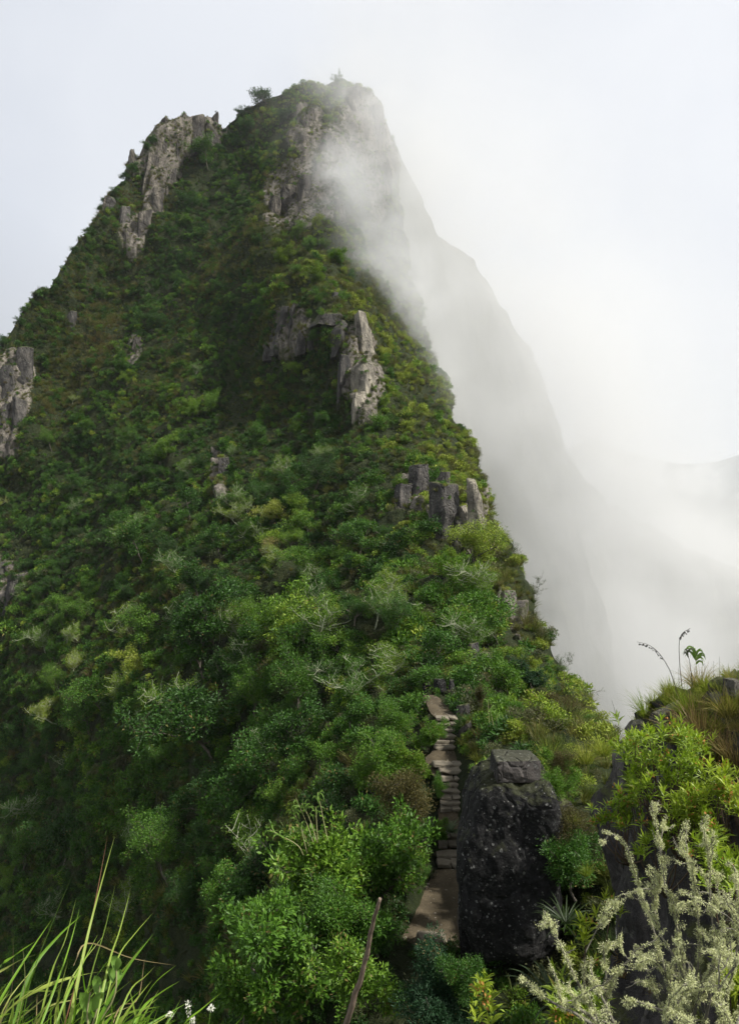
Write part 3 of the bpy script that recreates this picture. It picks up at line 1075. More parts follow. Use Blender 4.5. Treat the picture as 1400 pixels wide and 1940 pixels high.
T_GREEN = [proto_tree("tree", *tree_meshes("tree", 200 + k, 4.6, 0.95, (0.18, 0.080), 36, 0.46, 3, (5, 4, 3), 0.25), M_BARK, M_LEAF) for k in range(5)]
T_FINE = [proto_tree("tree", *tree_meshes("fine_tree", 220 + k, 4.2, 0.8, (0.11, 0.045), 60, 0.42, 3, (5, 4, 3), 0.25), M_BARK, M_LEAF) for k in range(3)]
T_PALE = [proto_tree("lichen_tree", *tree_meshes("lichen_tree", 240 + k, 4.4, 1.1, (0.11, 0.042), 20, 0.36, 3, (7, 5, 4), 0.35, 0.09, rmin=0.019), M_LICHENB, M_LEAF) for k in range(4)]
T_SHRUB = [proto_tree("shrub", *tree_meshes("shrub", 260 + k, 2.0, 1.1, (0.14, 0.058), 34, 0.33, 2, (8, 5), 0.3, 0.045, 0.15, 0.85, 0.05), M_BARK, M_LEAF) for k in range(5)]


def zone(px, py):
    if py < 430:
        return "below the summit crag" if px < 560 else "high on the misty summit face"
    if px < 330 and py < 800: return "on the steep left flank below the upper left crag"
    if py < 850 and px < 640: return "on the shaded slope left of the split middle cliff"
    if py < 900: return "on the sunlit crest beside the split middle cliff"
    if py < 1130 and px > 640: return "around the upright slabs on the right-hand crest"
    if py < 1130: return "in the dark hollow in the middle of the slope" if px > 250 else "on the dark left flank halfway down"
    if px > 860 and py < 1420: return "on the crest above the stone steps"
    if px > 620: return "on the slope just left of the stone steps"
    if px > 350: return "on the lower middle slope left of the steps"
    return "on the lower left slope above the foreground grass"


PLACED = []


def try_place(px, py, rpx):
    for (x, y, r_) in PLACED:
        if (x - px) ** 2 + ((y - py) * 1.1) ** 2 < (0.50 * (r_ + rpx)) ** 2: return False
    PLACED.append((px, py, rpx))
    return True


g = np.random.default_rng(23)
cnt = {'t': 0, 's': 0, 'p': 0}
tries = 0
while (cnt['t'] < 220 or cnt['s'] < 220 or cnt['p'] < 60) and tries < 14000:
    tries += 1
    px, py = g.uniform(-10, 1130), 430 + 1330 * g.uniform(0, 1) ** 0.9
    loc, nor = hit(px, py)
    if loc is None or loc.y < 24: continue
    if float(rock_mask(np.array([px]), np.array([py - 12]))[0]) > 0 or float(path_dist(np.array([px]), np.array([py]))[0]) < 3.2: continue
    pn = float(fbm(np.array([[px / 130, py / 130, 0]]), 171, 2)[0])
    k = g.choice(['t', 's', 'p'], p=[0.48, 0.36, 0.16])
    if py < 850 and px < 560 and float(gully(np.array([px]), np.array([py]))[0]) > 32 and g.uniform() < 0.8: continue
    if px > 620 and k == 't' and g.uniform() < 0.6: k = 's'
    if px > 700 and py < 1000 and k != 's': continue
    if k == 'p' and py < 700: continue
    xr_ = np.interp(py, [p[1] for p in SKY[27:]], [p[0] for p in SKY[27:]])
    if px > xr_ - 75:
        if k != 's' or px > xr_ - 8: continue
    if cnt[k] >= {'t': 220, 's': 220, 'p': 60}[k]: continue
    D = loc.y
    size = {'t': 0.6 + 1.0 * g.uniform() ** 1.4, 's': g.uniform(0.7, 1.5), 'p': g.uniform(0.65, 1.15)}[k]
    if D > 95: size *= 0.72
    if D < 45: size *= 0.75
    if px > xr_ - 75: size *= 0.55
    wpx = {'t': 1.6, 's': 1.0, 'p': 1.6}[k] * size * F / D
    if not try_place(px, py - wpx * 0.5, wpx): continue
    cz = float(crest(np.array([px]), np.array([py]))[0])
    tint = float(np.clip(0.26 + 0.35 * pn + g.normal(0, 0.12) + 0.36 * cz, 0, 0.95))  # sunlight on the crest is put into the plant's tint
    look = "dark green" if tint < 0.25 else "mid green" if tint < 0.45 else "yellowish green" if tint < 0.7 else "olive"
    z_ = zone(px, py)
    tl = (-0.25 * nor.y, 0.25 * nor.x)
    if k == 't':
        pr = T_FINE[g.integers(0, 3)] if g.uniform() < 0.35 else T_GREEN[g.integers(0, 5)]
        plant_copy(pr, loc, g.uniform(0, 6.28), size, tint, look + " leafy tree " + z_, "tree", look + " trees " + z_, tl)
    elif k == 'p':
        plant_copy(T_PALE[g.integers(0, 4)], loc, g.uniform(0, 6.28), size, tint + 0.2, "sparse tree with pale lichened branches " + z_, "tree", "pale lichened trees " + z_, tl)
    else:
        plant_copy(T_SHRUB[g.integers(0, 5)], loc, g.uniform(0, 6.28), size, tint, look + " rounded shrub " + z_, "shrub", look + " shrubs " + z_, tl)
    cnt[k] += 1
print("plants", cnt, tries)

# small trees and bushes breaking the skyline on the left
sl = along(SKY[:15], 46)
for k, (x, y) in enumerate(sl):
    if k % 2 and g.uniform() < 0.5: continue
    y += g.uniform(4, 16)
    loc, nor = hit(x, y)
    if loc is None: continue
    pr = T_SHRUB[k % 5] if k % 3 else T_GREEN[k % 5]
    plant_copy(pr, loc - Vector((0, 0, 0.8 if k % 3 == 0 else 0.1)), k * 2.4, g.uniform(0.7, 1.5) if k % 3 else g.uniform(0.4, 0.8), float(g.uniform(0.02, 0.25)), "dark bush on the left skyline of the mountain", "shrub", "dark bushes along the left skyline")
# ------------------------------------------------------------------ rocks, path and steps
def block_geo(g, sx, sy, sz, cuts=6, cut=0.78, res=0.16, rough=0.05, taper=0.0, crack=0.6):
    """a fractured block: box clipped by random planes, finely divided and roughened; base at z=0"""
    bm = bmesh.new()
    bmesh.ops.create_cube(bm, size=1.0)
    for v in bm.verts:
        v.co += Vector(g.normal(size=3) * 0.05)
        if v.co.z > 0:
            v.co.x *= 1 - taper; v.co.y *= 1 - taper
    for k in range(cuts):
        d = g.normal(size=3) * np.array([1, 1, 0.55])
        d = Vector(d).normalized()
        geom = bm.verts[:] + bm.edges[:] + bm.faces[:]
        r = bmesh.ops.bisect_plane(bm, geom=geom, plane_co=d * 0.5 * g.uniform(cut, cut + 0.28), plane_no=d, clear_outer=True)
        ed = [e for e in r['geom_cut'] if isinstance(e, bmesh.types.BMEdge)]
        if ed:
            try: bmesh.ops.contextual_create(bm, geom=ed)
            except Exception: pass
    for v in bm.verts:
        v.co = Vector((v.co.x * sx, v.co.y * sy, (v.co.z + 0.5) * sz))
    bmesh.ops.triangulate(bm, faces=bm.faces[:])
    m = max(sx, sy, sz)
    for it in range(6):
        ed = [e for e in bm.edges if e.calc_length() > max(m * res, 0.02)]
        if not ed or len(bm.verts) > 6000: break
        bmesh.ops.subdivide_edges(bm, edges=ed, cuts=1)
        bmesh.ops.triangulate(bm, faces=[f for f in bm.faces if len(f.verts) > 3])
    bm.normal_update()
    V = np.array([v.co[:] for v in bm.verts]); Nv = np.array([v.normal[:] for v in bm.verts])
    F_ = np.array([[v.index for v in f.verts] for f in bm.faces]) if not bm.verts.index_update() else None
    bm.free()
    off = g.uniform(0, 100, 3)
    s_ = max(min(sx, sy), 0.05)
    a = fbm((V + off) / (s_ * 0.55), 301, 4)
    c = fbm((V + off) / np.array([s_ * 0.22, s_ * 0.22, s_ * 1.1]), 302, 3)
    V = V + Nv * (rough * s_ * (a * 1.2 - crack * np.maximum(0, 0.25 - np.abs(c)) * 4 * 0.5))[:, None]
    return V, F_


def rot_z(V, a):
    c, s_ = math.cos(a), math.sin(a)
    return np.c_[V[:, 0] * c - V[:, 1] * s_, V[:, 0] * s_ + V[:, 1] * c, V[:, 2]]


def lean(V, ax, ay):
    V = V.copy()
    V[:, 0] += V[:, 2] * math.tan(ax)
    V[:, 1] += V[:, 2] * math.tan(ay)
    return V


M_ROCK = rock_material("cliff_rock", ((0.022, 0.020, 0.019), (0.085, 0.075, 0.063), (0.26, 0.23, 0.185)), 0.55, 0.25, True, 1.0)
M_ROCKN = rock_material("slab_rock", ((0.05, 0.047, 0.044), (0.19, 0.170, 0.140), (0.42, 0.38, 0.31)), 1.0, 0.45, True, 0.7)
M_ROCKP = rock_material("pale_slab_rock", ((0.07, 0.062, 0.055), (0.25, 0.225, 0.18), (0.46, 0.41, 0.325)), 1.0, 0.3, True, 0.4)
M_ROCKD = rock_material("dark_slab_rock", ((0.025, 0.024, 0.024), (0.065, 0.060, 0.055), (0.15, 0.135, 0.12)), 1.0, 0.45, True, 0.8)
M_BOULDER = rock_material("black_boulder", ((0.005, 0.005, 0.005), (0.009, 0.0087, 0.0085), (0.021, 0.020, 0.019)), 1.3, 0.10, False, 0.35, 1.0)


ON_ROCK = []


def outcrop(name, blocks, mat, label, cat, seed, D=None, res=0.1, where='hill', plants=True, fwd=0.28):
    """blocks: (x0, x1, y_top, y_bottom, yaw_deg, lean_x, thick) in photograph pixels, standing where the slope is"""
    g = np.random.default_rng(seed)
    Vs, Fs, n = [], [], 0
    org = None
    for (x0, x1, y0, y1, yaw, lx, th) in blocks:
        cx, cy = (x0 + x1) / 2, (y0 + y1) / 2
        if D is None:
            loc, nor = hit(cx, cy, where)
            if loc is None: continue
            d = loc.y
        else:
            d = D
        w = (x1 - x0) * d / F
        h = (y1 - y0) * d / F
        ya = rad(yaw)
        t = w * th
        # the turned block still spans w across the picture
        k = w / (abs(math.cos(ya)) * w + abs(math.sin(ya)) * t)
        V, Fc = block_geo(g, w * k * 1.12, t * k * 1.12, h * 1.12, 11, 0.74, res * 0.7, 0.085, 0.12, 0.35)
        V = lean(rot_z(V, ya), lx, 0.10)
        base = P(cx, y1, d)
        V = V + np.array([base.x - h * math.tan(lx) * 0.5, d + t * k * fwd, base.z - h * 0.05])
        if org is None: org = np.array(base)
        Vs.append(V - org); Fs.append(Fc + n); n += len(V)
    Vw = np.concatenate(Vs)
    if where == 'hill' and plants: ON_ROCK.append((Vw + org, np.concatenate(Fs)))
    me = mesh_np(name, Vw, [np.concatenate(Fs)], False)
    return tag(link(name, me, mat, None, Vector(org)), label, cat)


outcrop("rock_outcrop", [(288, 322, 226, 345, 30, 0.05, 1.0), (318, 350, 216, 330, 40, 0.0, 1.0), (345, 388, 222, 300, 25, 0.02, 1.0), (380, 424, 236, 300, 30, 0.0, 0.9),
                         (396, 416, 210, 262, 40, 0.03, 1.0), (238, 260, 284, 345, 20, 0.0, 1.0), (262, 298, 290, 380, 35, 0.10, 1.0), (300, 330, 320, 400, 40, 0.05, 0.9),
                         (276, 306, 360, 440, 30, 0.10, 0.9), (252, 284, 400, 486, 35, 0.05, 0.9), (190, 212, 372, 420, 25, 0.1, 0.9), (222, 250, 430, 480, 30, 0.05, 0.9)],
        M_ROCK, "jagged pale crag on the left shoulder of the peak, streaked with dark stains", "crag", 501, None, 0.07)
outcrop("rock_outcrop", [(-14, 22, 690, 790, 30, 0.03, 0.9), (14, 58, 664, 750, 35, 0.0, 0.9), (-16, 16, 770, 890, 30, 0.03, 0.8), (14, 44, 760, 860, 40, 0.02, 0.8)],
        M_ROCKD, "grey stained cliff at the left edge of the mountainside", "cliff", 502, None, 0.08)
for k_, (bl_, lab_) in enumerate([([(556, 596, 205, 272, 35, 0, 1)], "pale rock face at the left edge of the summit mist"), ([(640, 685, 165, 225, 30, 0, 1)], "rock knob at the very top of the misty peak"),
                                  ([(694, 734, 195, 300, 20, -0.05, 1), (706, 746, 285, 400, 20, -.05, .8)], "steep right-hand edge of the summit fading into mist"), ([(596, 640, 250, 320, 30, 0, .8)], "pale cliff in the middle of the misty summit face"),
                                  ([(618, 660, 380, 430, 35, 0, .8)], "lowest pale rocks showing through the mist above the bushy knob")]):
    outcrop("rock_outcrop", bl_, M_ROCK, lab_, "cliff", 560 + k_, None, 0.07)
outcrop("rock_outcrop", [(502, 534, 372, 432, 25, 0.1, .9), (524, 560, 350, 425, 30, 0.1, .9), (556, 590, 330, 420, 30, 0.05, .9)],
        M_ROCK, "shadowed rock wall just above the bright bushy knob of the spur", "cliff", 504, None, 0.08)
outcrop("rock_outcrop", [(500, 522, 625, 682, 30, 0.25, .9), (518, 545, 590, 670, 30, 0.2, .9), (540, 566, 572, 650, 35, 0.15, .9), (560, 582, 600, 668, 30, 0.1, .8), (578, 606, 620, 668, 30, 0.1, .8)],
        M_ROCKD, "dark splintered slabs left of the split middle cliff", "rock outcrop", 505, None, 0.08)
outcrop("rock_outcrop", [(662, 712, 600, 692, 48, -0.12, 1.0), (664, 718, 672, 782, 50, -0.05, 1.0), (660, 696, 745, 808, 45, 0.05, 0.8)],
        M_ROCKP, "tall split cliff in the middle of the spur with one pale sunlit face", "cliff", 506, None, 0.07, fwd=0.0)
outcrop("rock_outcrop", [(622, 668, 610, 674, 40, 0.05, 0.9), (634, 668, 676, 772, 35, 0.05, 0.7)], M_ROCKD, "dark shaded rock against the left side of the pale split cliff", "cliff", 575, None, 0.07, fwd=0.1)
outcrop("rock_outcrop", [(590, 684, 588, 622, 25, 0.25, 0.6), (622, 646, 552, 596, 35, -0.1, 0.8)],
        M_ROCKD, "dark slanting overhang above the split middle cliff", "rock", 507, None, 0.08)
outcrop("rock_slab", [(882, 924, 924, 1072, 40, -0.02, 0.9), (862, 892, 958, 1050, 40, 0.0, 0.9)],
        M_ROCKP, "pale upright slab standing on the right-hand crest", "rock", 508, None, 0.06, fwd=-0.35)
outcrop("rock_slab", [(806, 874, 925, 1025, 40, -0.02, 0.9), (846, 896, 985, 1066, 30, 0.0, 0.9), (826, 856, 896, 934, 30, 0.15, 0.9)],
        M_ROCKD, "dark pointed slab with a capstone beside the pale upright slab", "rock", 509, None, 0.06, fwd=-0.2)
outcrop("rock_slab", [(766, 812, 886, 962, 30, 0.02, 1.0), (742, 780, 920, 985, 30, 0.1, 0.9), (792, 826, 990, 1030, 20, 0, .8)],
        M_ROCKD, "low mossy crag left of the dark pointed slab", "rock", 510, None, 0.06, fwd=-0.1)
outcrop("boulder", [(888, 934, 1062, 1082, 10, 0, 1.0)], M_ROCKD, "small dark block just under the pale upright slab", "boulder", 511, None, 0.08)
outcrop("boulder", [(892, 928, 1080, 1102, 30, 0, 1.0)], M_ROCKD, "lowest small dark rock under the pale upright slab", "boulder", 512, None, 0.08)
outcrop("rock_slab", [(944, 986, 1128, 1236, 35, 0.08, 0.7)], M_ROCKN, "grey slab in the grass of the crest above the steps", "rock", 513, None, 0.06)
outcrop("rock_slab", [(906, 952, 1246, 1330, 40, -0.12, 0.8), (880, 910, 1225, 1290, 30, 0.05, 0.8)], M_ROCKD, "leaning dark slab above the upper steps", "rock", 514, None, 0.06)
outcrop("rock_outcrop", [(800, 826, 1294, 1326, 25, 0, .8), (822, 848, 1290, 1334, 35, -0.05, .8), (846, 866, 1296, 1346, 30, 0, .8)], M_BOULDER, "low rock wall where the path bends away above the steps", "rock outcrop", 515, None, 0.07)
outcrop("boulder", [(870, 900, 1372, 1420, 30, 0, .9), (866, 890, 1340, 1380, 20, 0, .9)], M_ROCKD, "grey rocks edging the upper flight of steps", "rock", 516, None, 0.08)
outcrop("rock_outcrop", [(408, 436, 868, 936, 30, 0, .8)], M_ROCKD, "small rock face showing through the middle of the shaded slope", "rock", 517, None, 0.08)
outcrop("rock_outcrop", [(-12, 30, 1066, 1110, 30, 0, .8), (4, 44, 1095, 1160, 30, 0, .8)], M_ROCKD, "dark rock face at the left edge halfway down", "rock", 518, None, 0.08)
outcrop("rock_outcrop", [(244, 272, 640, 690, 30, 0, .8)], M_ROCK, "small bare patch of rock high on the left flank", "rock", 519, None, 0.08)

# the black boulder beside the path and the flat stone lying on it
def squarish(nx, pw):
    """cube faces divided and pushed out to a rounded block, unit half sizes"""
    u = np.linspace(-1, 1, nx)
    A, B = np.meshgrid(u, u, indexing='ij')
    Vs, Fs, n = [], [], 0
    f0 = grid_faces(nx, nx)
    for ax in range(3):
        for sg in (-1, 1):
            q = [None] * 3
            q[ax] = np.full(A.shape, float(sg)); q[(ax + 1) % 3] = A; q[(ax + 2) % 3] = B * sg
            Vs.append(np.stack(q, -1).reshape(-1, 3)); Fs.append(f0 + n); n += nx * nx
    V = np.concatenate(Vs)
    V = V / (np.abs(V) ** pw).sum(1, keepdims=True) ** (1 / pw)
    return V, np.concatenate(Fs)


V, Fc = squarish(64, 4.8)
V = V * np.array([1.12, 1.0, 2.05])
z01 = (V[:, 2] + 2.0) / 4.0
V[:, 0] = V[:, 0] * (1.00 - 0.03 * z01) + 0.06 * (z01 - 0.5)
V[:, 0] += np.where((V[:, 0] < 0) & (z01 < 0.22), (0.22 - z01) * 1.3, 0)      # undercut at the lower left
V[:, 2] -= 0.38 * (np.clip(-V[:, 0] - 0.25, 0, 1) / 0.85) ** 1.6 * sstep(0.4, 0.8, z01)
V[:, 2] -= 0.22 * (np.clip(V[:, 0] - 0.5, 0, 1) / 0.6) ** 1.6 * sstep(0.4, 0.8, z01)
vf = fbm(V / np.array([0.9, 0.9, 1.2]), 402, 5, 0.55)
V = V * (1 + 0.17 * vf)[:, None]
k1 = np.abs(fbm(V / np.array([0.8, 0.8, 1.6]), 405, 3))
V = V * (1 - 0.03 * np.clip(0.08 - k1, 0, 1) * 10 * 0.5)[:, None]
V = V + 0.035 * np.c_[fbm(V / 0.14, 407, 4), fbm(V / 0.14 + 9, 408, 4), fbm(V / 0.14 + 21, 409, 4)]
V[:, 2] += 2.05
V = rot_z(V, rad(-8))
bb = P(966, 1795, 15.4)
me = mesh_np("boulder", V, [Fc], True)
bm = bmesh.new(); bm.from_mesh(me); bmesh.ops.remove_doubles(bm, verts=bm.verts[:], dist=0.002); bm.to_mesh(me); bm.free()
tag(link("boulder", me, M_BOULDER, None, bb), "big black lichen-speckled boulder standing beside the path", "boulder")
g = np.random.default_rng(43)
V, Fc = block_geo(g, 0.96, 0.8, 0.43, 2, 0.99, 0.035, 0.035, 0.03, 0.4)
V = rot_z(V, rad(4))
tag(link("capstone", mesh_np("capstone", V, [Fc], False), rock_material("capstone_rock", ((0.02, 0.02, 0.02), (0.05, 0.045, 0.042), (0.12, 0.105, 0.095)), 1.6, 0.6, False, 0.3, 0.7), None, P(974, 1468, 15.2)),
    "flat-topped squared stone lying on top of the black boulder", "stone")
outcrop("boulder", [(866, 930, 1752, 1850, 20, 0, .9), (920, 1010, 1770, 1890, 30, 0, .9), (880, 960, 1840, 1960, 20, 0, .9)], M_BOULDER, "dark broken rocks under the black boulder", "rock", 520, 15.6, 0.05)
outcrop("boulder", [(1030, 1070, 1495, 1600, 30, 0, .9), (1045, 1100, 1530, 1600, 40, 0.05, .9)], M_ROCKD, "mossy rock leaning on the right side of the black boulder", "rock", 521, 15.6, 0.05)
outcrop("boulder", [(868, 892, 1725, 1765, 20, 0, .9)], M_ROCKN, "small grey stone at the foot of the black boulder beside the path", "stone", 522, 16.0, 0.07)

# path
def path_material():
    N = Nodes("path")
    g_ = N.n('ShaderNodeTexCoord').outputs['Object']
    a = N.noise(1.2, 5, 0.6, g_); b = N.noise(14, 5, 0.65, g_)
    v = N.math('ADD', N.math('MULTIPLY', a, 0.65), N.math('MULTIPLY', b, 0.35))
    col = N.ramp(v, [(0.3, (0.042, 0.034, 0.022)), (0.5, (0.088, 0.070, 0.044)), (0.7, (0.16, 0.128, 0.083))])
    vo = N.n('ShaderNodeTexVoronoi'); N.l(g_, vo.inputs['Vector']); vo.inputs['Scale'].default_value = 9
    peb = N.math('LESS_THAN', vo.outputs['Distance'], N.mr(vo.outputs['Color'], 0.6, 1.0, 0, 0.3))
    col = N.mix(N.math('MULTIPLY', peb, 0.5), col, (0.40, 0.36, 0.31))
    bs = N.n('ShaderNodeBsdfPrincipled'); N.l(col, bs.inputs['Base Color']); bs.inputs['Roughness'].default_value = 0.92
    bs.inputs['Specular IOR Level'].default_value = 0.2
    N.l(N.bump(N.math('ADD', v, N.math('MULTIPLY', peb, 0.3)), 0.6, 0.05), bs.inputs['Normal'])
    N.l(bs.outputs[0], N.out.inputs['Surface'])
    return N.m


FLR = [(1362, 1421), (1449, 1536), (1588, 1645)]
ys = np.linspace(1318, 1802, 130)
pc, ph, pD = path_at(ys)
uu = np.linspace(-1, 1, 15)
PV = []
for y, c, h, D in zip(ys, pc, ph, pD):
    wob = fbm(np.array([[y / 18, 0, 0], [y / 18, 9, 0]]), 601, 3) * 0.35
    for u in uu:
        e = 1.12 + (wob[0] if u < 0 else wob[1])
        x = c + u * h * e
        z = (970 - y) * D / F
        low = 0.18 if any(a_ <= y <= b_ for a_, b_ in FLR) else 0.0
        PV.append(((x - 700) * D / F, D, z + 0.03 - low - 0.22 * max(0, abs(u) - 0.75) ** 1.2))
PV = np.array(PV)
PV[:, 2] += 0.025 * fbm(PV / 0.35, 603, 4)
tag(link("path", mesh_np("path", PV, grid_faces(130, 15), True), path_material()), kind='structure')

M_STEP = plain("step_stone", (0.185, 0.162, 0.122), 0.9, 0.55, 5, 0.8)


def flight(rows, label, seed):
    g = np.random.default_rng(seed)
    c0, h0, D0 = path_at(rows[-1])
    root = empty("stone_steps", P(float(c0), rows[-1], float(D0)), label, "steps")
    for y in rows:
        c, h, D = (float(q_) for q_ in path_at(y))
        w = 2 * h * D / F * g.uniform(0.95, 1.12)
        parts = int(g.choice([1, 1, 2, 2]))
        ac = Acc()
        x = -w / 2
        fr = np.sort(np.r_[0, g.uniform(0.3, 0.7, parts - 1) if parts < 3 else [0.36, 0.68], 1])
        for k in range(parts):
            pw = (fr[k + 1] - fr[k]) * w
            V, Fc = block_geo(g, pw * 0.99, 0.40 * g.uniform(0.9, 1.1), 0.12, 3, 0.99, 0.14, 0.035, 0.02, 0.3)
            V = rot_z(V, g.normal() * 0.05)
            V += np.array([x + pw / 2, 0.06 + g.normal() * 0.03, -0.045 + g.normal() * 0.012])
            ac.add(V, Fc); x += pw
        o = link("step", ac.mesh("step"), M_STEP, root)
        o.location = P(c, y, D) + Vector((0, 0, 0.05)) - root.location
    return root


flight([1364, 1375, 1386, 1397, 1408, 1419], "upper flight of worn stone steps climbing to the bend in the path", 701)
flight([1451, 1464, 1479, 1491, 1503, 1514, 1525, 1536], "middle flight of stone steps below the bare earth landing", 702)
flight([1590, 1606, 1624, 1643], "lowest four stone steps beside the black boulder", 703)
outcrop("stone", [(786, 850, 1778, 1800, 8, 0, .6)], M_STEP, "flat stone edging the near end of the path", "stone", 704, 16.9, 0.07)
for k, (x, y) in enumerate(((836, 1768), (851, 1786))):
    outcrop("stone", [(x - 4, x + 4, y - 4, y + 3, 20, 0, 1.0)], M_STEP, ["pale pebble lying on the brown path", "small stone by the edging stone at the near end of the path"][k], "stone", 710 + k, 17.1 - 0.2 * k, 0.2)

# plants rooted in the cracks and on the ledges of the cliffs
g = np.random.default_rng(61)
pp, nn_ = [], []
for Vw, Fw in ON_ROCK:
    A, B, C = Vw[Fw[:, 0]], Vw[Fw[:, 1]], Vw[Fw[:, 2]]
    cr_n = np.cross(B - A, C - A); ar = np.linalg.norm(cr_n, axis=1) / 2
    nr_ = cr_n / (2 * ar[:, None] + 1e-9)
    cen = (A + B + C) / 3
    w_ = ar * np.where(nr_[:, 2] > 0.35, 2.2, 0.40) * np.clip(0.5 + 2.2 * fbm(cen / 3.0, 155, 2), 0.05, 2) * np.interp(cen[:, 1], [15, 30, 80, 180], [0.0, 1.2, 0.85, 0.6])
    m = g.poisson(w_)
    i = np.repeat(np.arange(len(w_)), m)
    pp.append(cen[i]); nn_.append(nr_[i])
pos = np.concatenate(pp); nn_ = np.concatenate(nn_); n = len(pos)
isg = g.uniform(0, 1, n) < 0.5
sc = g.uniform(0.3, 0.9, n) * np.interp(pos[:, 1], [20, 60, 180], [0.3, 0.7, 1.15])
rot = np.c_[-0.5 * nn_[:, 1] + g.normal(0, 0.15, n), 0.5 * nn_[:, 0] + g.normal(0, 0.15, n), g.uniform(0, 6.28, n)]
print("rock plants", n)
scatter_object("cliff_plants", pos, np.where(isg, NBUSH + g.integers(0, NTUS, n), g.integers(0, NBUSH, n)), rot, np.c_[sc, sc, sc], np.clip(g.normal(0.42, 0.2, n), 0, 1), SG,
               "grass and small plants rooted on the ledges of the cliffs")

# loose stones and litter on the earth of the path
g = np.random.default_rng(67)
ac = Acc()
for k in range(150):
    y = g.choice([g.uniform(1425, 1450), g.uniform(1650, 1795), g.uniform(1650, 1795), g.uniform(1322, 1362), g.uniform(1540, 1605)])
    c, h, D = (float(q_) for q_ in path_at(y))
    u = np.clip(g.normal(0, 0.7), -1.05, 1.05) if g.uniform() < 0.5 else g.choice([-1, 1]) * g.uniform(0.75, 1.1)
    s_ = 0.018 + 0.05 * g.uniform() ** 4
    V, Fc = squarish(4, 2.5)
    V = V * s_ * np.array([1, 0.8, 0.55]) * (1 + 0.35 * fbm(V * 1.3 + k * 7.1, 411, 2))[:, None]
    p = P(c + u * h, y, D)
    ac.add(rot_z(V, g.uniform(0, 6)) + np.array([p.x, p.y, p.z + 0.03 - 0.22 * max(0, abs(u) - 0.75) ** 1.2]), Fc)
tag(link("gravel", ac.mesh("gravel", True), M_STEP), "loose pebbles scattered over the brown path", None, None, 'stuff')
outcrop("rock_outcrop", [(196, 218, 372, 420, 25, 0.1, .8), (222, 246, 392, 452, 30, 0.1, .8)], M_ROCKD, "dark cliff band on the left skyline below the pale crag", "cliff", 571, None, 0.07)
outcrop("rock_outcrop", [(254, 282, 330, 400, 30, 0.1, .8)], M_ROCKD, "dark cleft rocks under the pale left crag", "cliff", 572, None, 0.07)
outcrop("rock_outcrop", [(505, 545, 372, 402, 30, 0.2, .7)], M_ROCKD, "dark undercut ledge left of the shadowed rock wall", "rock", 573, None, 0.07)
outcrop("rock_outcrop", [(118, 140, 590, 660, 30, 0.1, .8)], M_ROCKD, "narrow dark cliff on the left flank above the left edge cliff", "cliff", 574, None, 0.07)
# ------------------------------------------------------------------ plants near the path
def hero(proto, px, py, D, scale, tint, label, cat, group=None, rz=0.0, sq=None, tilt=(0, 0), dz=0.0):
    loc, nor = hit(px, py) if D is None else (P(px, py, D), None)
    loc = Vector(loc) + Vector((0, 0, dz))
    r = plant_copy(proto, loc, rz, scale if sq is None else (scale * sq[0], scale * sq[0], scale * sq[1]), tint, label, cat, group, tilt)
    return r


B_BROAD = [proto_tree("shrub", *tree_meshes("broad_shrub", 300 + k, 2.6, 1.1, (0.15, 0.066), 46, 0.30, 3, (6, 5, 2), 0.35, 0.045, 0.1, 0.9, 0.05), M_BARK, M_LEAF) for k in range(4)]
B_FINE = [proto_tree("shrub", *tree_meshes("fine_shrub", 320 + k, 2.4, 1.1, (0.085, 0.030), 110, 0.30, 3, (6, 5, 2), 0.35, 0.04, 0.1, 0.9, 0.05), M_BARK, M_LEAF) for k in range(3)]
M_BLUE = leaf_material("blue_green_leaves", [(0.020, 0.052, 0.022), (0.032, 0.080, 0.034), (0.050, 0.105, 0.045)], 'alpha')
M_OLIVE = leaf_material("olive_leaves", [(0.055, 0.055, 0.020), (0.100, 0.090, 0.030), (0.17, 0.14, 0.045)], 'alpha')
M_BRIGHT = leaf_material("bright_leaves", [(0.055, 0.150, 0.014), (0.12, 0.22, 0.020), (0.21, 0.27, 0.035)], 'alpha')
B_BLUE = [proto_tree("shrub", *tree_meshes("blue_shrub", 330 + k, 2.3, 1.1, (0.10, 0.032), 85, 0.28, 3, (6, 5, 2), 0.35, 0.045, 0.25, 0.7, 0.05), M_BARK, M_BLUE) for k in range(2)]
B_OLIVE = [proto_tree("shrub", *tree_meshes("olive_shrub", 340 + k, 2.3, 1.1, (0.07, 0.030), 110, 0.34, 3, (6, 5, 2), 0.3, 0.04, 0.1, 0.9, 0.08), M_BARK, M_OLIVE) for k in range(2)]
B_BRIGHT = [proto_tree("shrub", *tree_meshes("bright_shrub", 350 + k, 2.3, 1.0, (0.16, 0.06), 40, 0.30, 3, (6, 5, 2), 0.35, 0.04, 0.1, 0.9, 0.05), M_BARK, M_BRIGHT) for k in range(3)]

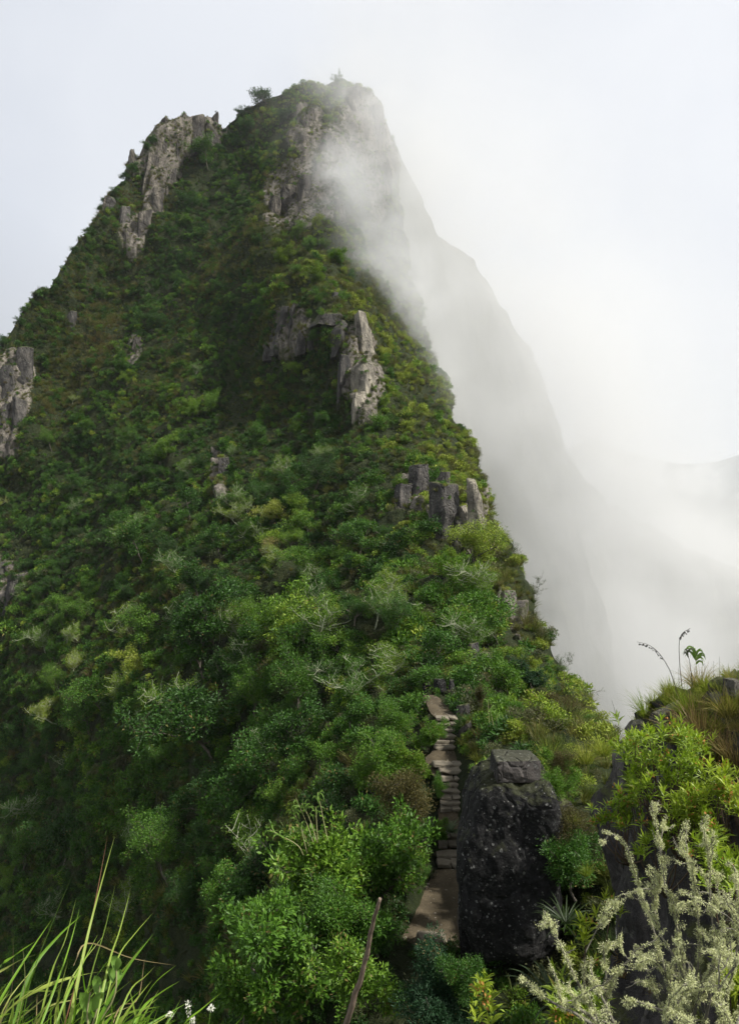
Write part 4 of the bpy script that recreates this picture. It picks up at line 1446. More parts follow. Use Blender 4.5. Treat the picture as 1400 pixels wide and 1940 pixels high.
HEROES = [
    # proto, px, py(base), D, scale, tint, label
    (B_FINE[0], 700, 1505, 24.5, 1.05, 0.45, "rounded fine-leaved bush left of the bare earth landing"),
    (B_BRIGHT[0], 775, 1480, 24.6, 0.62, 0.55, "small yellow-green bush hanging over the landing"),
    (B_FINE[1], 765, 1420, 27.5, 0.8, 0.40, "fine grey-green bush left of the upper steps"),
    (B_OLIVE[0], 778, 1580, 20.5, 0.95, 0.55, "brownish olive bush with tiny leaves left of the middle steps"),
    (B_BRIGHT[1], 812, 1415, 26.5, 0.5, 0.3, "bright green bush touching the left edge of the upper steps"),
    (B_BROAD[0], 650, 1700, 17.5, 1.0, 0.55, "big leafy bush with glossy light leaves in the lower middle"),
    (B_BROAD[1], 720, 1690, 17.8, 0.85, 0.40, "leafy green bush between the dead stick and the path"),
    (B_BROAD[2], 570, 1720, 18.5, 1.0, 0.50, "leafy bush below the leaning canes"),
    (B_BROAD[3], 500, 1800, 17.5, 0.95, 0.42, "bright-tipped bush at the left end of the lower thicket"),
    (B_FINE[2], 640, 1800, 15.2, 0.9, 0.35, "dense fine-leaved bush behind the dead stick"),
    (B_BROAD[1], 560, 1900, 14.5, 0.95, 0.38, "dark leafy bush at the bottom of the thicket"),
    (B_BROAD[0], 460, 1930, 16.0, 0.85, 0.40, "leafy bush at the lower left corner of the thicket"),
    (B_BROAD[2], 660, 1900, 13.6, 0.6, 0.52, "small leafy bush left of the foot of the dead stick"),
    (B_BLUE[0], 765, 1950, 12.6, 0.72, 0.45, "blue-green feathery bush at the near end of the path"),
    (B_BLUE[1], 850, 1960, 12.8, 0.7, 0.30, "low blue-green bush under the broken rocks"),
    (B_FINE[0], 782, 1670, 18.8, 0.32, 0.35, "small green bush on the left edge of the path"),
    (B_BRIGHT[2], 740, 1645, 19.5, 0.6, 0.35, "upright green bush left of the lowest steps"),
    (B_FINE[0], 728, 1765, 17.8, 0.45, 0.30, "fine-leaved bush on the bank left of the near end of the path"),
    (B_BROAD[3], 715, 1800, 15.6, 0.62, 0.30, "leafy bush just right of the dead stick"),
    (B_FINE[2], 1090, 1690, 14.2, 0.75, 0.22, "dark fine bush in the shaded cleft right of the black boulder"),
    (B_OLIVE[1], 1080, 1600, 14.8, 0.5, 0.35, "olive bush hanging above the shaded cleft"),
    (B_FINE[1], 905, 1900, 12.9, 0.5, 0.20, "dark bush among the broken rocks below the black boulder"),
    (B_BRIGHT[0], 1060, 1490, 17.0, 0.42, 0.35, "bright leafy bush behind the right shoulder of the black boulder"),
    (B_FINE[0], 905, 1492, 16.6, 0.35, 0.5, "low green plant on the left shoulder of the black boulder"),
    (B_FINE[2], 1052, 1520, 15.0, 0.42, 0.45, "green bush pressed against the upper right edge of the black boulder"),
    (B_OLIVE[0], 1058, 1470, 15.6, 0.30, 0.5, "little olive bush right of the flat-topped capstone"),
    (B_FINE[0], 822, 1404, 27.0, 0.34, 0.35, "small bush spilling over the left of the upper steps"),
    (B_BRIGHT[2], 884, 1436, 25.6, 0.32, 0.4, "small bush at the right corner of the landing"),
    (B_FINE[1], 836, 1512, 23.9, 0.30, 0.35, "little bush overhanging the left of the middle steps"),
    (B_BRIGHT[0], 832, 1590, 22.0, 0.30, 0.25, "low bush by the left end of the lowest steps"),
    (B_FINE[2], 884, 1380, 27.6, 0.32, 0.3, "dark small bush right of the upper steps"),
    (B_FINE[1], 990, 1400, 27, 0.8, 0.40, "low dark bush on the crest behind the capstone"),
    (B_BLUE[0], 1010, 1310, 33, 0.85, 0.75, "grey-green spreading bush on the crest above the capstone"),
    (B_OLIVE[1], 1070, 1370, 31, 0.75, 0.5, "olive bush on the right slope of the crest"),
    (B_FINE[2], 1120, 1395, 29, 0.55, 0.30, "dark little bush at the right foot of the crest"),
    (B_OLIVE[0], 915, 1335, 30, 0.45, 0.4, "round olive bush right of the rock wall at the bend"),
    (B_BRIGHT[0], 850, 1090, None, 1.0, 0.7, "bright green bush below the dark pointed slab"),
    (B_BRIGHT[1], 868, 1120, None, 1.25, 0.35, "vivid green bush hanging below the pale upright slab"),
    (B_BRIGHT[2], 590, 470, None, 1.6, 0.5, "bright bush crowning the knob of the spur"),
    (B_BRIGHT[0], 540, 500, None, 1.7, 0.75, "yellow-green bush on the left of the knob of the spur"),
    (B_BRIGHT[1], 600, 540, None, 1.6, 0.7, "yellow-green bush below the top of the knob"),
    (B_BRIGHT[2], 500, 560, None, 1.6, 0.45, "bright bush on the left flank of the knob"),
    (B_BRIGHT[0], 640, 500, None, 1.5, 0.45, "bright bush on the misty right side of the knob"),
    (T_SHRUB[0], 505, 196, None, 2.9, 0.05, "lone dark tree standing against the sky left of the summit"),
    (T_GREEN[1], 395, 322, None, 2.1, 0.35, "broad bright green tree below the upper left crag"),
    (T_GREEN[2], 440, 290, None, 1.7, 0.10, "dark tree in the notch right of the upper left crag"),
    (T_GREEN[3], 470, 262, None, 1.5, 0.22, "dark green tree below the summit skyline"),
    (T_GREEN[4], 530, 245, None, 1.5, 0.05, "dark rounded tree just left of the summit mist"),
    (T_FINE[0], 455, 225, None, 1.0, 0.10, "small dark tree on the skyline right of the notch"),
    (T_FINE[1], 548, 184, None, 0.8, 0.15, "bushy little tree on the skyline beside the lone tree"),
    (T_FINE[2], 640, 168, None, 0.9, 0.20, "bushy tree on the very top of the peak"),
    (T_GREEN[1], 350, 400, None, 1.4, 0.12, "dark tree in the gully under the broad bright tree"),
    (T_GREEN[0], 545, 1260, None, 1.25, 0.62, "tall light green tree in the middle of the lower slope"),
    (T_PALE[0], 235, 1040, None, 1.15, 0.55, "wide tree with pale lichened twigs on the left of the slope"),
    (T_PALE[1], 220, 1220, None, 1.25, 0.62, "bright tree hung with pale lichen low on the left slope"),
    (T_PALE[2], 460, 1210, None, 1.0, 0.55, "tree with a pale twisted branch left of the tall light tree"),
    (T_GREEN[2], 535, 1000, None, 0.9, 0.85, "yellow-green rounded tree in the middle of the slope"),
    (T_GREEN[3], 500, 1060, None, 0.75, 1.0, "small golden-leaved tree in the middle of the slope"),
    (T_GREEN[4], 650, 1290, None, 0.75, 0.55, "light green tree left of the rock wall at the bend"),
]
for i, (pr, px, py, D, sc_, ti, lab) in enumerate(HEROES):
    cat = "tree" if "tree" in pr.name or "lone dark tree" in lab else "shrub"
    hero(pr, px, py, D, sc_, ti, lab, cat, None, i * 2.39996)

# ---- canes with drooping tops
M_CANE = plain("cane_stem", (0.34, 0.33, 0.16), 0.6, 0.3, 8)
M_CANELEAF = plain("cane_leaf", (0.15, 0.26, 0.045), 0.5, 0.35, 6, 0, 0.35)
M_DARKLEAF = plain("dark_leaf", (0.05, 0.10, 0.022), 0.5, 0.35, 6, 0, 0.35)


def ribbon(pts, width, nrm=None, fold=0.25):
    """one long leaf along a line of points, folded along its middle"""
    p = np.asarray(pts, float)
    t = unit(np.gradient(p, axis=0))
    s_ = unit(np.cross(t, np.array([0.1, -0.9, 0.35]) if nrm is None else np.asarray(nrm, float)))
    u = np.cross(s_, t)
    k = np.linspace(0, 1, len(p))
    w = width * np.clip(np.minimum(k * 5 + 0.25, 1.0) * (1 - k ** 2.2), 0.02, 1)
    V = np.stack([p - s_ * w[:, None] / 2 + u * w[:, None] * fold * 0.5, p, p + s_ * w[:, None] / 2 + u * w[:, None] * fold * 0.5], 1).reshape(-1, 3)
    b = np.arange(len(p) - 1)[:, None] * 3
    return V, np.concatenate([b + np.array([[0, 1, 4, 3]]), b + np.array([[1, 2, 5, 4]])], 0)


def curve(pts, n=14):
    """smooth line through a few points"""
    p = np.asarray(pts, float)
    if len(p) == 2: return p[0] + (p[1] - p[0]) * np.linspace(0, 1, n)[:, None]
    q = np.vstack([2 * p[0] - p[1], p, 2 * p[-1] - p[-2]])
    out = []
    m = len(p) - 1
    for i in np.linspace(0, m - 1e-6, n):
        k = int(i); t = i - k
        a, b, c, d = q[k], q[k + 1], q[k + 2], q[k + 3]
        out.append(0.5 * (2 * b + (c - a) * t + (2 * a - 5 * b + 4 * c - d) * t * t + (3 * b - a - 3 * c + d) * t ** 3))
    return np.array(out)


def cane_clump(name, stems, D, label, leafmat, nleaf=9, ll=0.5, lw=0.035, r=0.011, seed=1, stemmat=None):
    """stems: list of photograph points from foot to tip"""
    g = np.random.default_rng(seed)
    foot = P(stems[0][0][0], stems[0][0][1], D)
    root = empty(name, foot, label, "plant")
    for st in stems:
        dd = D + g.uniform(-0.25, 0.25)
        pts = curve([np.array(P(x, y, dd)) - np.array(foot) for x, y in st], 12)
        V, Fc = tube_np(pts, np.linspace(r, r * 0.45, len(pts)), 6)
        ac = Acc(); ac.add(V, Fc)
        link("stem", ac.mesh("stem", True), stemmat or M_CANE, root)
        lf = Acc()
        t = unit(pts[-1] - pts[-3])
        for k in range(nleaf):
            f = g.uniform(0.72, 1.0)
            b = pts[min(11, int(f * 11))]
            o = g.normal(size=3) * np.array([1, 1, 0.4]); o[2] = abs(o[2])
            o = unit(o)
            L = ll * g.uniform(0.6, 1.2)
            l0 = b; l1 = b + (o * 0.5 + t * 0.5) * L * 0.5; l2 = l1 + (o * 0.8 - np.array([0, 0, 0.25])) * L * 0.35; l3 = l2 + (o * 0.35 - np.array([0, 0, 0.9])) * L * 0.4
            V, Fc = ribbon(curve([l0, l1, l2, l3], 9), lw, g.normal(size=3) + np.array([0, -1, 0.5]))
            lf.add(V, Fc)
        link("leaves", lf.mesh("leaves"), leafmat, root)
    return root


cane_clump("cane_clump", [[(600, 1640), (580, 1590), (555, 1535)], [(606, 1640), (585, 1570), (561, 1512)], [(612, 1635), (590, 1560), (572, 1522)], [(604, 1620), (600, 1560), (598, 1528)],
                          [(625, 1610), (612, 1550), (603, 1500)], [(575, 1620), (562, 1600), (512, 1572)], [(590, 1650), (578, 1600), (568, 1560)]], 17.6,
           "clump of thin leaning canes with drooping leafy tops above the thicket", M_CANELEAF, 10, 0.42, 0.034, 0.015, 5)
cane_clump("cane_clump", [[(930, 1400), (926, 1360), (924, 1325)], [(938, 1402), (932, 1362), (928, 1345)], [(942, 1402), (940, 1372), (942, 1352)], [(962, 1402), (956, 1375), (953, 1358)]], 25.0,
           "four thin canes standing behind the capstone near the upper steps", M_CANELEAF, 6, 0.45, 0.03, 0.014, 6)


def rosette(name, loc, n, L, w, mat, label, seed, up=0.6, bend=0.35):
    g = np.random.default_rng(seed)
    ac = Acc()
    for k in range(n):
        a = k * 2.39996; e = g.uniform(0.1, 1.2) * up
        o = unit(np.array([math.cos(a), math.sin(a), e]))
        l = L * g.uniform(0.7, 1.1)
        pts = [np.zeros(3), o * l * 0.4, o * l * 0.75 - np.array([0, 0, bend * 0.12 * l]), o * l - np.array([0, 0, bend * 0.35 * l])]
        V, Fc = ribbon(curve(pts, 7), w, np.array([0, 0, 1.0]) + g.normal(size=3) * 0.2, 0.5)
        ac.add(V, Fc)
    return tag(link(name, ac.mesh(name), mat, None, loc), label, "plant")


rosette("rosette_plant", P(852, 1578, 22.3), 46, 0.62, 0.05, plain("yucca_leaf", (0.075, 0.115, 0.045), 0.45, 0.3, 5, 0, 0.2), "spiky rosette plant growing out over the steps", 11, 0.9, 0.5)
rosette("rosette_plant", P(1072, 1750, 12.6), 46, 0.72, 0.030, plain("dark_blade", (0.030, 0.048, 0.016), 0.45, 0.3, 5, 0, 0.2), "dark spiky rosette in the shade right of the black boulder", 12, 0.8, 0.5)
rosette("rosette_plant", P(1050, 1900, 11.5), 34, 0.95, 0.05, plain("dark_blade", (0.04, 0.065, 0.025), 0.45, 0.3, 5, 0, 0.2), "dark strap-leaved plant at the bottom below the black boulder", 13, 0.7, 0.7)

# ---- dead stick
pts = [P(600, 2085, 12.6), P(652, 1950, 11.2), P(678, 1868, 11.0), P(697, 1800, 10.9), P(706, 1745, 10.8), P(719, 1703, 10.7)]
c = curve([np.array(p) for p in pts], 40)
c += 0.025 * np.c_[fbm(c / 0.25, 801, 3), fbm(c / 0.25 + 5, 802, 3), fbm(c / 0.25 + 9, 803, 3)]
rr_ = np.interp(np.linspace(0, 1, 40), [0, 0.5, 1], [0.050, 0.042, 0.026]) * (1 + 0.12 * fbm(c / 0.12, 804, 2))
V, Fc = tube_np(c - np.array(pts[0]), rr_, 10)
cap = np.array([[len(V) - 10 + k for k in range(10)]])
ac = Acc(); ac.add(V, Fc)
me = ac.mesh("dead_stick", True)
bm = bmesh.new(); bm.from_mesh(me); bm.verts.ensure_lookup_table()
bm.faces.new([bm.verts[len(V) - 10 + k] for k in range(10)]); bm.to_mesh(me); bm.free()
tag(link("dead_stick", me, plain("dead_wood", (0.20, 0.150, 0.112), 0.9, 0.6, 7, 0.9), None, pts[0]), "bare brown dead stick leaning up out of the thicket", "stick")
# ------------------------------------------------------------------ the knoll on the right
M_KGRASS = leaf_material("knoll_grass", [(0.20, 0.27, 0.025), (0.28, 0.32, 0.045), (0.33, 0.30, 0.080), (0.30, 0.20, 0.10), (0.19, 0.12, 0.07)], 'inst', 0.4)
KCL = []
for k in range(4):
    KCL.append(link("kform", tussock_mesh("tuft_form", 900 + k, 100, 0.22, 0.0065, 1.0, 1.6 if k < 2 else 0.8, 0.07), M_KGRASS))
kforms = bpy.data.collections.new("knoll_forms")
for i, o in enumerate(KCL):
    COL.objects.unlink(o); o.name = "kform_%02d" % i; kforms.objects.link(o)
g = np.random.default_rng(31)
upz = np.clip(KN[..., 2], 0, 1)
kpx = np.concatenate([np.repeat(kp[:, :1, 0], KB, 1), kp[..., 0]], 1)
kpy = np.concatenate([np.repeat(kp[:, :1, 1], KB, 1), kp[..., 1]], 1)
topness = sstep(1480, 1330, kpy + 0.16 * (1400 - kpx))
wgt = 62 * (0.10 + 1.0 * topness) * (0.35 + 0.65 * sstep(0.0, 0.5, KN[..., 2]))
wgt *= (kpy < 2150)
wgt *= np.where((kpx < 1180) & (kpy > 1500), 0.25, 1)
pos, (qx, qy, nx, ny, nz_, tp) = sample_grid(KW, [kpx, kpy, KN[..., 0], KN[..., 1], KN[..., 2], topness], wgt, None, g)
n = len(pos)
big = fbm(pos / 0.9, 951, 3)
tint = np.clip(0.45 + 0.55 * big + g.normal(0, 0.15, n) - 0.30 * sstep(1400, 1300, qy), 0, 1)
sc = g.uniform(0.4, 1.0, n) * (0.55 + 0.35 * tp)
rot = np.c_[-0.7 * ny + g.normal(0, 0.2, n), 0.7 * nx + g.normal(0, 0.2, n), g.uniform(0, 6.28, n)]
scatter_object("grass", pos, g.integers(0, 4, n), rot, np.c_[sc, sc, sc], tint, scatter_group("knoll_scatter", kforms), "yellow-green and brown grass covering the rocky knoll on the right")
print("knoll grass", n)

# bigger tufts that stand out
M_TUFT = leaf_material("tuft_grass", [(0.18, 0.26, 0.025), (0.27, 0.31, 0.045), (0.34, 0.29, 0.09), (0.24, 0.155, 0.085)], 'alpha', 0.4)
TUFT = [bpy.data.objects.new("grass_tuft", tussock_mesh("grass_tuft", 960 + k, 190, 0.40, 0.0075, 1.0, 1.4, 0.09)) for k in range(3)]
for o in TUFT: o.data.materials.append(M_TUFT)


def tuft(px, py, s_, tint, label, where='knoll', D=None, k=0, group=None):
    if D is None:
        loc, nor = hit(px, py, where)
        if loc is None: return
    else: loc = P(px, py, D)
    o = TUFT[k % 3].copy(); COL.objects.link(o)
    o.location = loc; o.scale = (s_, s_, s_); o.rotation_euler = (0.15, 0, k * 1.7); o.color = (1, 1, 1, tint)
    tag(o, label, "grass", group)


for k, (x, y, s_, ti, lab) in enumerate([
    (1225, 1352, 0.8, 0.05, "bright green grass tuft on the left shoulder of the right-hand knoll"),
    (1268, 1330, 0.7, 0.35, "yellow-green grass tuft on the skyline of the right-hand knoll"),
    (1325, 1300, 0.75, 0.75, "brownish grass tuft on the top of the right-hand knoll"),
    (1300, 1345, 0.8, 0.12, "green grass tuft just below the top of the right-hand knoll"),
    (1330, 1390, 1.0, 0.9, "brown hanging grass tuft on the face of the right-hand knoll"),
    (1290, 1400, 0.9, 0.8, "brown grass tuft beside the pale rock ledge of the knoll"),
    (1380, 1350, 0.8, 0.6, "straw-coloured grass tuft near the right edge below the weathered stone"),
    (1360, 1440, 0.9, 1.0, "reddish brown grass tuft hanging above the yellow-green shrub"),
    (1200, 1372, 0.7, 0.55, "dry grass tuft at the left end of the pale rock ledge"),
    (1395, 1440, 0.8, 0.85, "brown grass tuft at the right edge of the picture")]):
    tuft(x, y, s_, ti, lab, 'knoll', None, k)
for k, (x, y, D, s_, ti, lab) in enumerate([
    (1040, 1440, 21, 1.9, 0.10, "tall bright green grass tuft right of the capstone"), (1062, 1470, 20, 1.9, 0.25, "tall yellow-green grass tuft behind the mossy leaning rock"),
    (1110, 1440, 20, 1.9, 0.35, "long pale grass tuft in the gap left of the right-hand knoll"), (1140, 1425, 18, 1.6, 0.30, "bright grass tuft touching the left foot of the knoll"),
    (1090, 1405, 24, 1.7, 0.55, "dry grass tuft on the saddle below the crest"), (1025, 1400, 25, 1.6, 0.05, "green grass tuft on the saddle behind the capstone"),
    (905, 1440, 24, 1.2, 0.35, "yellowish grass tuft on the bank right of the landing"), (925, 1425, 24, 1.1, 0.65, "dry fern-like grass tuft on the bank above the landing"),
    (1005, 1490, 15.2, 0.75, 0.35, "small grass tuft growing under the right end of the capstone"), (1085, 1560, 14.5, 0.7, 0.3, "grass tuft hanging in the cleft right of the black boulder"),
    (1110, 1655, 13.5, 0.7, 0.15, "dark green grass tuft in the shaded cleft"), (905, 1500, 16, 0.8, 0.3, "grass tuft on the left shoulder of the black boulder")]):
    tuft(x, y, s_, ti, lab, 'hill', D, k)

# pale ledge stones and the weathered stone on the knoll
M_LEDGE = rock_material("ledge_rock", ((0.05, 0.047, 0.044), (0.16, 0.15, 0.135), (0.36, 0.34, 0.30)), 5.0, 0.6, False, 0.4)


def kstone(x0, x1, y0, y1, D, yaw, label, seed, name="stone", tilt=0.0):
    g = np.random.default_rng(seed)
    w = (x1 - x0) * D / F; h = (y1 - y0) * D / F
    V, Fc = block_geo(g, w, w * 0.7, h, 6, 0.82, 0.06, 0.09, 0.05, 0.5)
    V = rot_z(V, rad(yaw))
    V[:, 2] += V[:, 0] * math.tan(tilt)
    tag(link(name, mesh_np(name, V, [Fc], False), M_LEDGE, None, P((x0 + x1) / 2, y1, D)), label, "stone")


kstone(1238, 1290, 1338, 1372, 6.7, 10, "long pale ledge stone sticking out of the knoll grass", 981, tilt=0.35)
kstone(1186, 1222, 1366, 1390, 7.3, 10, "short pale ledge stone at the left end of the knoll", 982, tilt=0.2)
kstone(1372, 1404, 1286, 1330, 6.2, 30, "weathered upright stone on the top right of the knoll", 983)
kstone(1348, 1392, 1306, 1322, 6.3, 12, "flat grey stone beside the weathered upright stone", 984, tilt=0.35)
kstone(1165, 1215, 1420, 1490, 7.4, 20, "dark grey rock at the left foot of the knoll", 985)
kstone(1350, 1402, 1480, 1580, 5.3, 20, "grey rock showing behind the yellow-green shrub", 986)

# ---- shrub with long pointed leaves
M_LANCE = leaf_material("lance_leaves", [(0.12, 0.24, 0.018), (0.24, 0.36, 0.026), (0.37, 0.45, 0.040), (0.46, 0.44, 0.07)], 'alpha', 0.42, 0.42, 0.4)
M_TWIG = plain("brown_twig", (0.12, 0.085, 0.055), 0.85, 0.4, 12)
M_FLOWER = plain("orange_tips", (0.48, 0.22, 0.06), 0.6, 0.4, 20, 0, 0.3)


def lance_shrub(tops, foot, label, seed, ll=0.088, lw=0.0145, nl=13):
    """tops: (px, py, D) of each leafy tip; all stems rise from one foot"""
    g = np.random.default_rng(seed)
    f = P(*foot)
    root = empty("shrub", f, label, "shrub")
    tw, lf, fl = Acc(), Acc(), Acc()
    for (x, y, D) in tops:
        e = np.array(P(x, y, D) - f)
        L = np.linalg.norm(e)
        m1 = e * 0.5 + np.array([g.normal() * 0.06, g.normal() * 0.06, -0.10 * L])
        pts = curve([np.zeros(3), m1, e], 12)
        V, Fc = tube_np(pts, np.linspace(0.008, 0.003, 12), 5); tw.add(V, Fc)
        t = unit(pts[-1] - pts[-4]) * 0.4 + np.array([0, -0.1, 0.75])
        t = unit(t)
        nb = 3 + int(g.integers(0, 3))
        for q_ in range(nb):
            b0 = pts[-1] + (g.normal(size=3) * 0.05 if q_ else 0)
            tip = b0 + (t + g.normal(size=3) * 0.35) * g.uniform(0.03, 0.10)
            for k in range(nl):
                a = k * 2.39996
                sde = unit(np.cross(t, np.array([0.3, 0.8, 0.1])));
                o = math.cos(a) * sde + math.sin(a) * np.cross(sde, t)
                h = k / nl
                d0 = unit(o * (1.15 - 0.8 * h) + t * (0.35 + 0.9 * h) + g.normal(size=3) * 0.12)
                l = ll * g.uniform(0.65, 1.15) * (1.0 - 0.25 * h)
                base = b0 + (tip - b0) * h
                p2 = base + d0 * l * 0.55; p3 = p2 + unit(d0 - np.array([0, 0, 0.35])) * l * 0.5
                V, Fc = ribbon(curve([base, p2, p3], 5), lw * g.uniform(0.8, 1.2), -np.cross(d0, np.cross(d0, t)) + g.normal(size=3) * 0.2, 0.35)
                lf.add(V, Fc, np.full(len(V), np.clip(g.normal(0.5, 0.2) + 0.3 * (h - 0.5), 0, 1)))
            if g.uniform() < 0.12:
                for k in range(10):
                    c_ = tip + g.normal(size=3) * 0.02
                    V, Fc = leaves_np(c_[None], g.normal(size=(1, 3)), 0.025, 0.014, g); fl.add(V, Fc)
    link("twigs", tw.mesh("twigs", True), M_TWIG, root)
    o = link("leaves", lf.mesh("leaves"), M_LANCE, root); o.color = (1, 1, 1, float(g.uniform(0.35, 0.6)))
    if fl.n: link("flowers", fl.mesh("flowers"), M_FLOWER, root)
    return root


g = np.random.default_rng(77)
tops = []
for k in range(26):
    x = g.uniform(1175, 1330); y = 1395 + abs(g.normal()) * 26 + 0.10 * abs(x - 1260)
    tops.append((x, y, 5.7 + g.uniform(-0.3, 0.3)))
lance_shrub(tops, (1262, 1560, 6.0), "yellow-green shrub with pointed leaves crowning the face of the knoll", 1)
tops = [(g.uniform(1195, 1330), g.uniform(1440, 1500), 5.5 + g.uniform(-0.25, 0.25)) for k in range(22)]
lance_shrub(tops, (1270, 1600, 5.9), "leafy green shrub below the crowning yellow-green shrub", 2)
tops = [(g.uniform(1140, 1200), g.uniform(1490, 1570), 6.3 + g.uniform(-0.2, 0.2)) for k in range(15)]
lance_shrub(tops, (1190, 1640, 6.3), "darker narrow-leaved shrub at the left edge of the knoll face", 3)
tops = [(g.uniform(1270, 1335), g.uniform(1500, 1560), 5.2 + g.uniform(-0.2, 0.2)) for k in range(16)]
lance_shrub(tops, (1300, 1640, 5.4), "bright cluster of pointed leaves in the middle of the knoll face", 4)
tops = [(g.uniform(1355, 1420), g.uniform(1480, 1550), 4.9 + g.uniform(-0.2, 0.2)) for k in range(14)]
lance_shrub(tops, (1400, 1620, 5.0), "pointed-leaved shrub at the right edge beside the grey rock", 5)
tops = [(g.uniform(1335, 1385), g.uniform(1590, 1640), 4.6 + g.uniform(-0.15, 0.15)) for k in range(9)]
lance_shrub(tops, (1370, 1700, 4.7), "orange-tipped shrub among the lichened branches near the right edge", 6)
tops = [(1208, 1620, 5.2), (1222, 1600, 5.3), (1240, 1590, 5.3), (1258, 1610, 5.2), (1282, 1580, 5.2), (1330, 1560, 5.0), (1345, 1575, 5.0)]
lance_shrub(tops, (1260, 1700, 5.4), "thin leafy shoots rising behind the lichened branches", 7)
tops = [(g.uniform(1030, 1110), g.uniform(1905, 1940), 3.8 + g.uniform(-0.15, 0.15)) for k in range(8)]
lance_shrub(tops, (1070, 2060, 4.0), "pointed-leaved shrub at the bottom edge under the lichened arm", 8, 0.11)
lance_shrub([(1114, 1770, 5.0), (1110, 1782, 5.0)], (1120, 1880, 5.2), "single leafy shoot above the lichened branches left of the cliff foot", 9, 0.11, 0.017, 9)
lance_shrub([(1157, 1725, 5.6)], (1164, 1810, 5.8), "small leafy shoot against the dark cliff of the knoll", 10, 0.10, 0.016, 9)
lance_shrub([(916, 1872, 4.2), (905, 1905, 4.2), (925, 1915, 4.2), (895, 1925, 4.2), (912, 1935, 4.2)], (912, 2060, 4.3), "bright yellow-green shoots at the bottom edge left of the lichened arm", 11, 0.08, 0.02, 6)
tops = [(g.uniform(1360, 1400), g.uniform(1660, 1700), 4.1 + g.uniform(-0.15, 0.15)) for k in range(6)]
lance_shrub(tops, (1390, 1790, 4.2), "leafy shoots at the right edge in front of the lichened branches", 12)
tops = [(g.uniform(1370, 1420), g.uniform(1830, 1900), 3.7 + g.uniform(-0.1, 0.1)) for k in range(6)]
lance_shrub(tops, (1410, 1990, 3.8), "leafy shoots at the lower right corner", 13, 0.10)

# ---- branches thick with pale lichen
def lichen_material():
    N = Nodes("lichen")
    at = N.n('ShaderNodeAttribute'); at.attribute_name = 'leafvar'
    col = N.ramp(at.outputs['Fac'], [(0.0, (0.38, 0.41, 0.17)), (0.5, (0.66, 0.69, 0.36)), (1.0, (0.84, 0.84, 0.56))])
    b = N.n('ShaderNodeBsdfDiffuse'); N.l(col, b.inputs['Color'])
    tr = N.n('ShaderNodeBsdfTranslucent'); N.l(col, tr.inputs['Color'])
    ms = N.n('ShaderNodeMixShader'); ms.inputs[0].default_value = 0.25
    N.l(b.outputs[0], ms.inputs[1]); N.l(tr.outputs[0], ms.inputs[2]); N.l(ms.outputs[0], N.out.inputs['Surface'])
    return N.m


M_LICHEN = lichen_material()
M_TWIGL = plain("grey_twig", (0.17, 0.16, 0.125), 0.9, 0.5, 30, 0.3)


